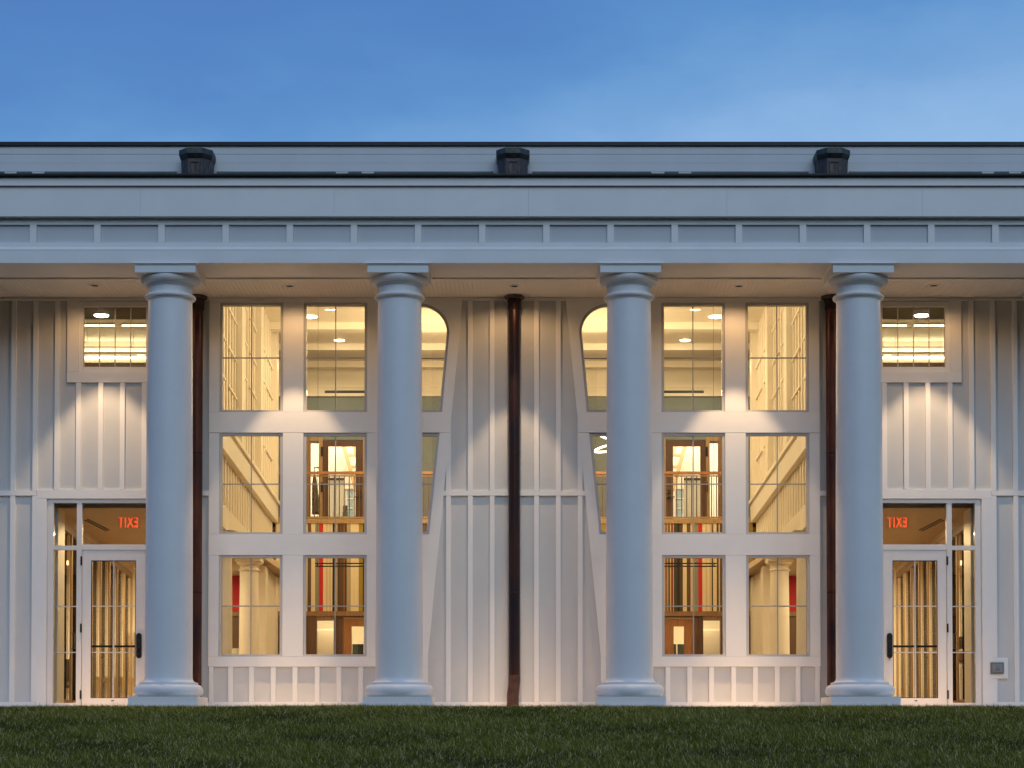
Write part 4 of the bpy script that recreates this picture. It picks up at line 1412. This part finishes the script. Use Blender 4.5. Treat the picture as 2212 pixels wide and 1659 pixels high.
for i, (x_, y_) in enumerate(((-8.15, 6.0), (-8.5, 8.6))):
    e = group_empty('office_chair', (x_, y_, 0))
    MB().box(x_ - .22, x_ + .22, y_ - .22, y_ + .22, .42, .47).build('seat', 'dark_counter', e)
    MB().box(x_ - .2, x_ + .2, y_ + .19, y_ + .23, .50, .88).build('backrest', 'dark_counter', e)
    for a in (-.19, .19):
        for b in (-.19, .19):
            MB().tube([(x_ + a, y_ + b, 0), (x_ + a, y_ + b, .43)], .015, 8).build('leg', 'black_metal', e)
    for a in (-.18, .18):
        MB().tube([(x_ + a, y_ + .2, .44), (x_ + a, y_ + .21, .52)], .012, 8).build('back_post', 'black_metal', e)
    tag(e, 'dark chair behind the glazed partition, ' + ('nearer the entrance door' if i == 0 else 'nearer the pale wall cabinet'), 'chair', 'chairs behind the partition')
xs_, zs_ = at(692, 1112, 19.6)
e = group_empty('wash_stand', (xs_ + .2, 19.6, 4.3))
zb_ = at(CD, 1117, 19.6)[1]
MB().box(xs_ - .35, xs_ + .9, 19.45, 19.8, zb_ - .05, zb_).build('top', 'ivory', e)
MB().box(xs_ - .3, xs_ + .85, 19.5, 19.78, 4.3, zb_ - .05).build('base', 'white_cabinet', e)
tag(e, 'pale washstand just inside the balcony door, with bottles on it', 'washstand')
e = group_empty('soap_bottle', (xs_ + .35, 19.6, zb_))
MB().lathe([(.06, zb_), (.065, zb_ + .12), (.025, zb_ + .17), (.02, zb_ + .2)], xs_ + .35, 19.6, 14).build('body', 'soap_white', e, smooth=True)
MB().tube([(xs_ + .35, 19.6, zb_ + .2), (xs_ + .35, 19.6, zb_ + .26), (xs_ + .28, 19.6, zb_ + .25)], .012, 8).build('pump', 'soap_white', e)
tag(e, 'white pump soap bottle on the washstand', 'bottle')
e = group_empty('green_jar', (xs_ + .62, 19.62, zb_))
MB().lathe([(.07, zb_), (.07, zb_ + .12), (.06, zb_ + .14)], xs_ + .62, 19.62, 14).build('jar', 'green_plastic', e, smooth=True)
MB().lathe([(.06, zb_ + .141), (.06, zb_ + .28), (.04, zb_ + .3)], xs_ + .62, 19.62, 14).build('lid', 'black_plastic', e, smooth=True)
tag(e, 'green jar with tall dark lid on the washstand', 'jar')
xc_, zc_ = at(679, 1075, 19.5)
e = group_empty('hanging_coat', (xc_, 19.5, zc_))
q = MB().prism([(xc_ - .02, zc_ + .55), (xc_ + .05, zc_ + .5), (xc_ + .12, zc_ - .1), (xc_ + .16, zc_ - .42), (xc_ - .05, zc_ - .42), (xc_ - .05, zc_ + .3)], 19.42, 19.55)
q.build('cloth', 'moss_cloth' if 'moss_cloth' in MAT else 'stripe_moss', e, fix=True)
MB().tube([(xc_ + .0, 19.5, zc_ + .54), (xc_ + .0, 19.5, zc_ + .75), (xc_ + .25, 19.5, zc_ + .75)], .02, 8).build('hook', 'black_plastic', e)
tag(e, 'dark coat hanging from a hook beyond the balcony sidelight', 'coat')

# ------------------------------------------------------------------ lawn: single blades as one mass
rs = np.random.default_rng(11)
NB = 800000
gx = rs.uniform(-12.6, 12.6, NB)
gy = -0.66 - (rs.uniform(0, 1, NB) ** 1.15) * 11.0
keep = np.abs(gx) < 12.5 + (gy + .66) * .28
gx, gy = gx[keep], gy[keep]
NB = len(gx)
gz = np.interp(gy, [-28, -14, -1.2, -.9, 400], [-1.98, -1.42, -.125, -.11, -.11])
# slow swells in height and lean
sw = np.sin(gx * 9.3 + np.sin(gy * 5)) * np.sin(gy * 6.1 + 2 * np.sin(gx * 3.7)) * .55 + np.sin(gx * 1.7 + gy * .9) * .5 + np.sin(gx * .63 - gy * 2.1 + 1) * .5 + np.sin(gx * 4.1 + 2) * np.sin(gy * 3.3) * .6
hgt = .046 * (1 + .22 * sw) * rs.lognormal(0, .28, NB)
hgt = np.clip(hgt, .015, .10)
ang = rs.uniform(0, 2 * np.pi, NB)
lean = rs.uniform(.2, 1.5, NB) * hgt
wdt = rs.uniform(.0013, .0030, NB)
la = rs.uniform(0, 2 * np.pi, NB) * .6 + sw
bx_, by_ = np.cos(ang) * wdt, np.sin(ang) * wdt
lx, ly = np.cos(la) * lean, np.sin(la) * lean
V = np.empty((NB, 5, 3))
V[:, 0] = np.stack([gx - bx_, gy - by_, gz - .01], 1)
V[:, 1] = np.stack([gx + bx_, gy + by_, gz - .01], 1)
V[:, 2] = np.stack([gx - bx_ * .8 + lx * .35, gy - by_ * .8 + ly * .35, gz + hgt * .6], 1)
V[:, 3] = np.stack([gx + bx_ * .8 + lx * .35, gy + by_ * .8 + ly * .35, gz + hgt * .6], 1)
V[:, 4] = np.stack([gx + lx, gy + ly, gz + hgt], 1)
base = (np.arange(NB) * 5)[:, None]
T = np.concatenate([base + np.array([0, 1, 3]), base + np.array([0, 3, 2]), base + np.array([2, 3, 4])], 1).reshape(-1)
me = bpy.data.meshes.new('lawn_grass')
me.vertices.add(NB * 5)
me.vertices.foreach_set('co', V.reshape(-1).astype(np.float32))
me.loops.add(len(T))
me.loops.foreach_set('vertex_index', T.astype(np.int32))
nf = len(T) // 3
me.polygons.add(nf)
me.polygons.foreach_set('loop_start', (np.arange(nf) * 3).astype(np.int32))
me.polygons.foreach_set('loop_total', np.full(nf, 3, np.int32))
at_ = me.attributes.new('tone', 'FLOAT', 'POINT')
tone = np.clip(.40 + .20 * sw * .7 + rs.normal(0, .22, NB), 0, .86)
dry = rs.uniform(0, 1, NB) < .09
tone[dry] = rs.uniform(.9, 1, dry.sum())
at_.data.foreach_set('value', np.repeat(tone, 5).astype(np.float32))
me.update()
me.validate()
gm = bpy.data.materials.new('grass')
gm.use_nodes = True
t = gm.node_tree
b = t.nodes['Principled BSDF']
b.inputs['Roughness'].default_value = .7
b.inputs['Specular IOR Level'].default_value = .06
an = t.nodes.new('ShaderNodeAttribute'); an.attribute_name = 'tone'
rp = t.nodes.new('ShaderNodeValToRGB')
el = rp.color_ramp.elements
el[0].color = (.020, .027, .003, 1)
el[1].color = (.80, .66, .36, 1); el[1].position = 1
e_ = el.new(.45); e_.color = (.105, .118, .007, 1)
e_ = el.new(.84); e_.color = (.34, .32, .06, 1)
t.links.new(an.outputs['Fac'], rp.inputs[0])
t.links.new(rp.outputs[0], b.inputs['Base Color'])
me.materials.append(gm)
lawn = bpy.data.objects.new('lawn_grass', me)
COL.objects.link(lawn)
lawn['kind'] = 'stuff'
tag(lawn, 'short dark green grass of the sloping lawn before the portico', 'grass')
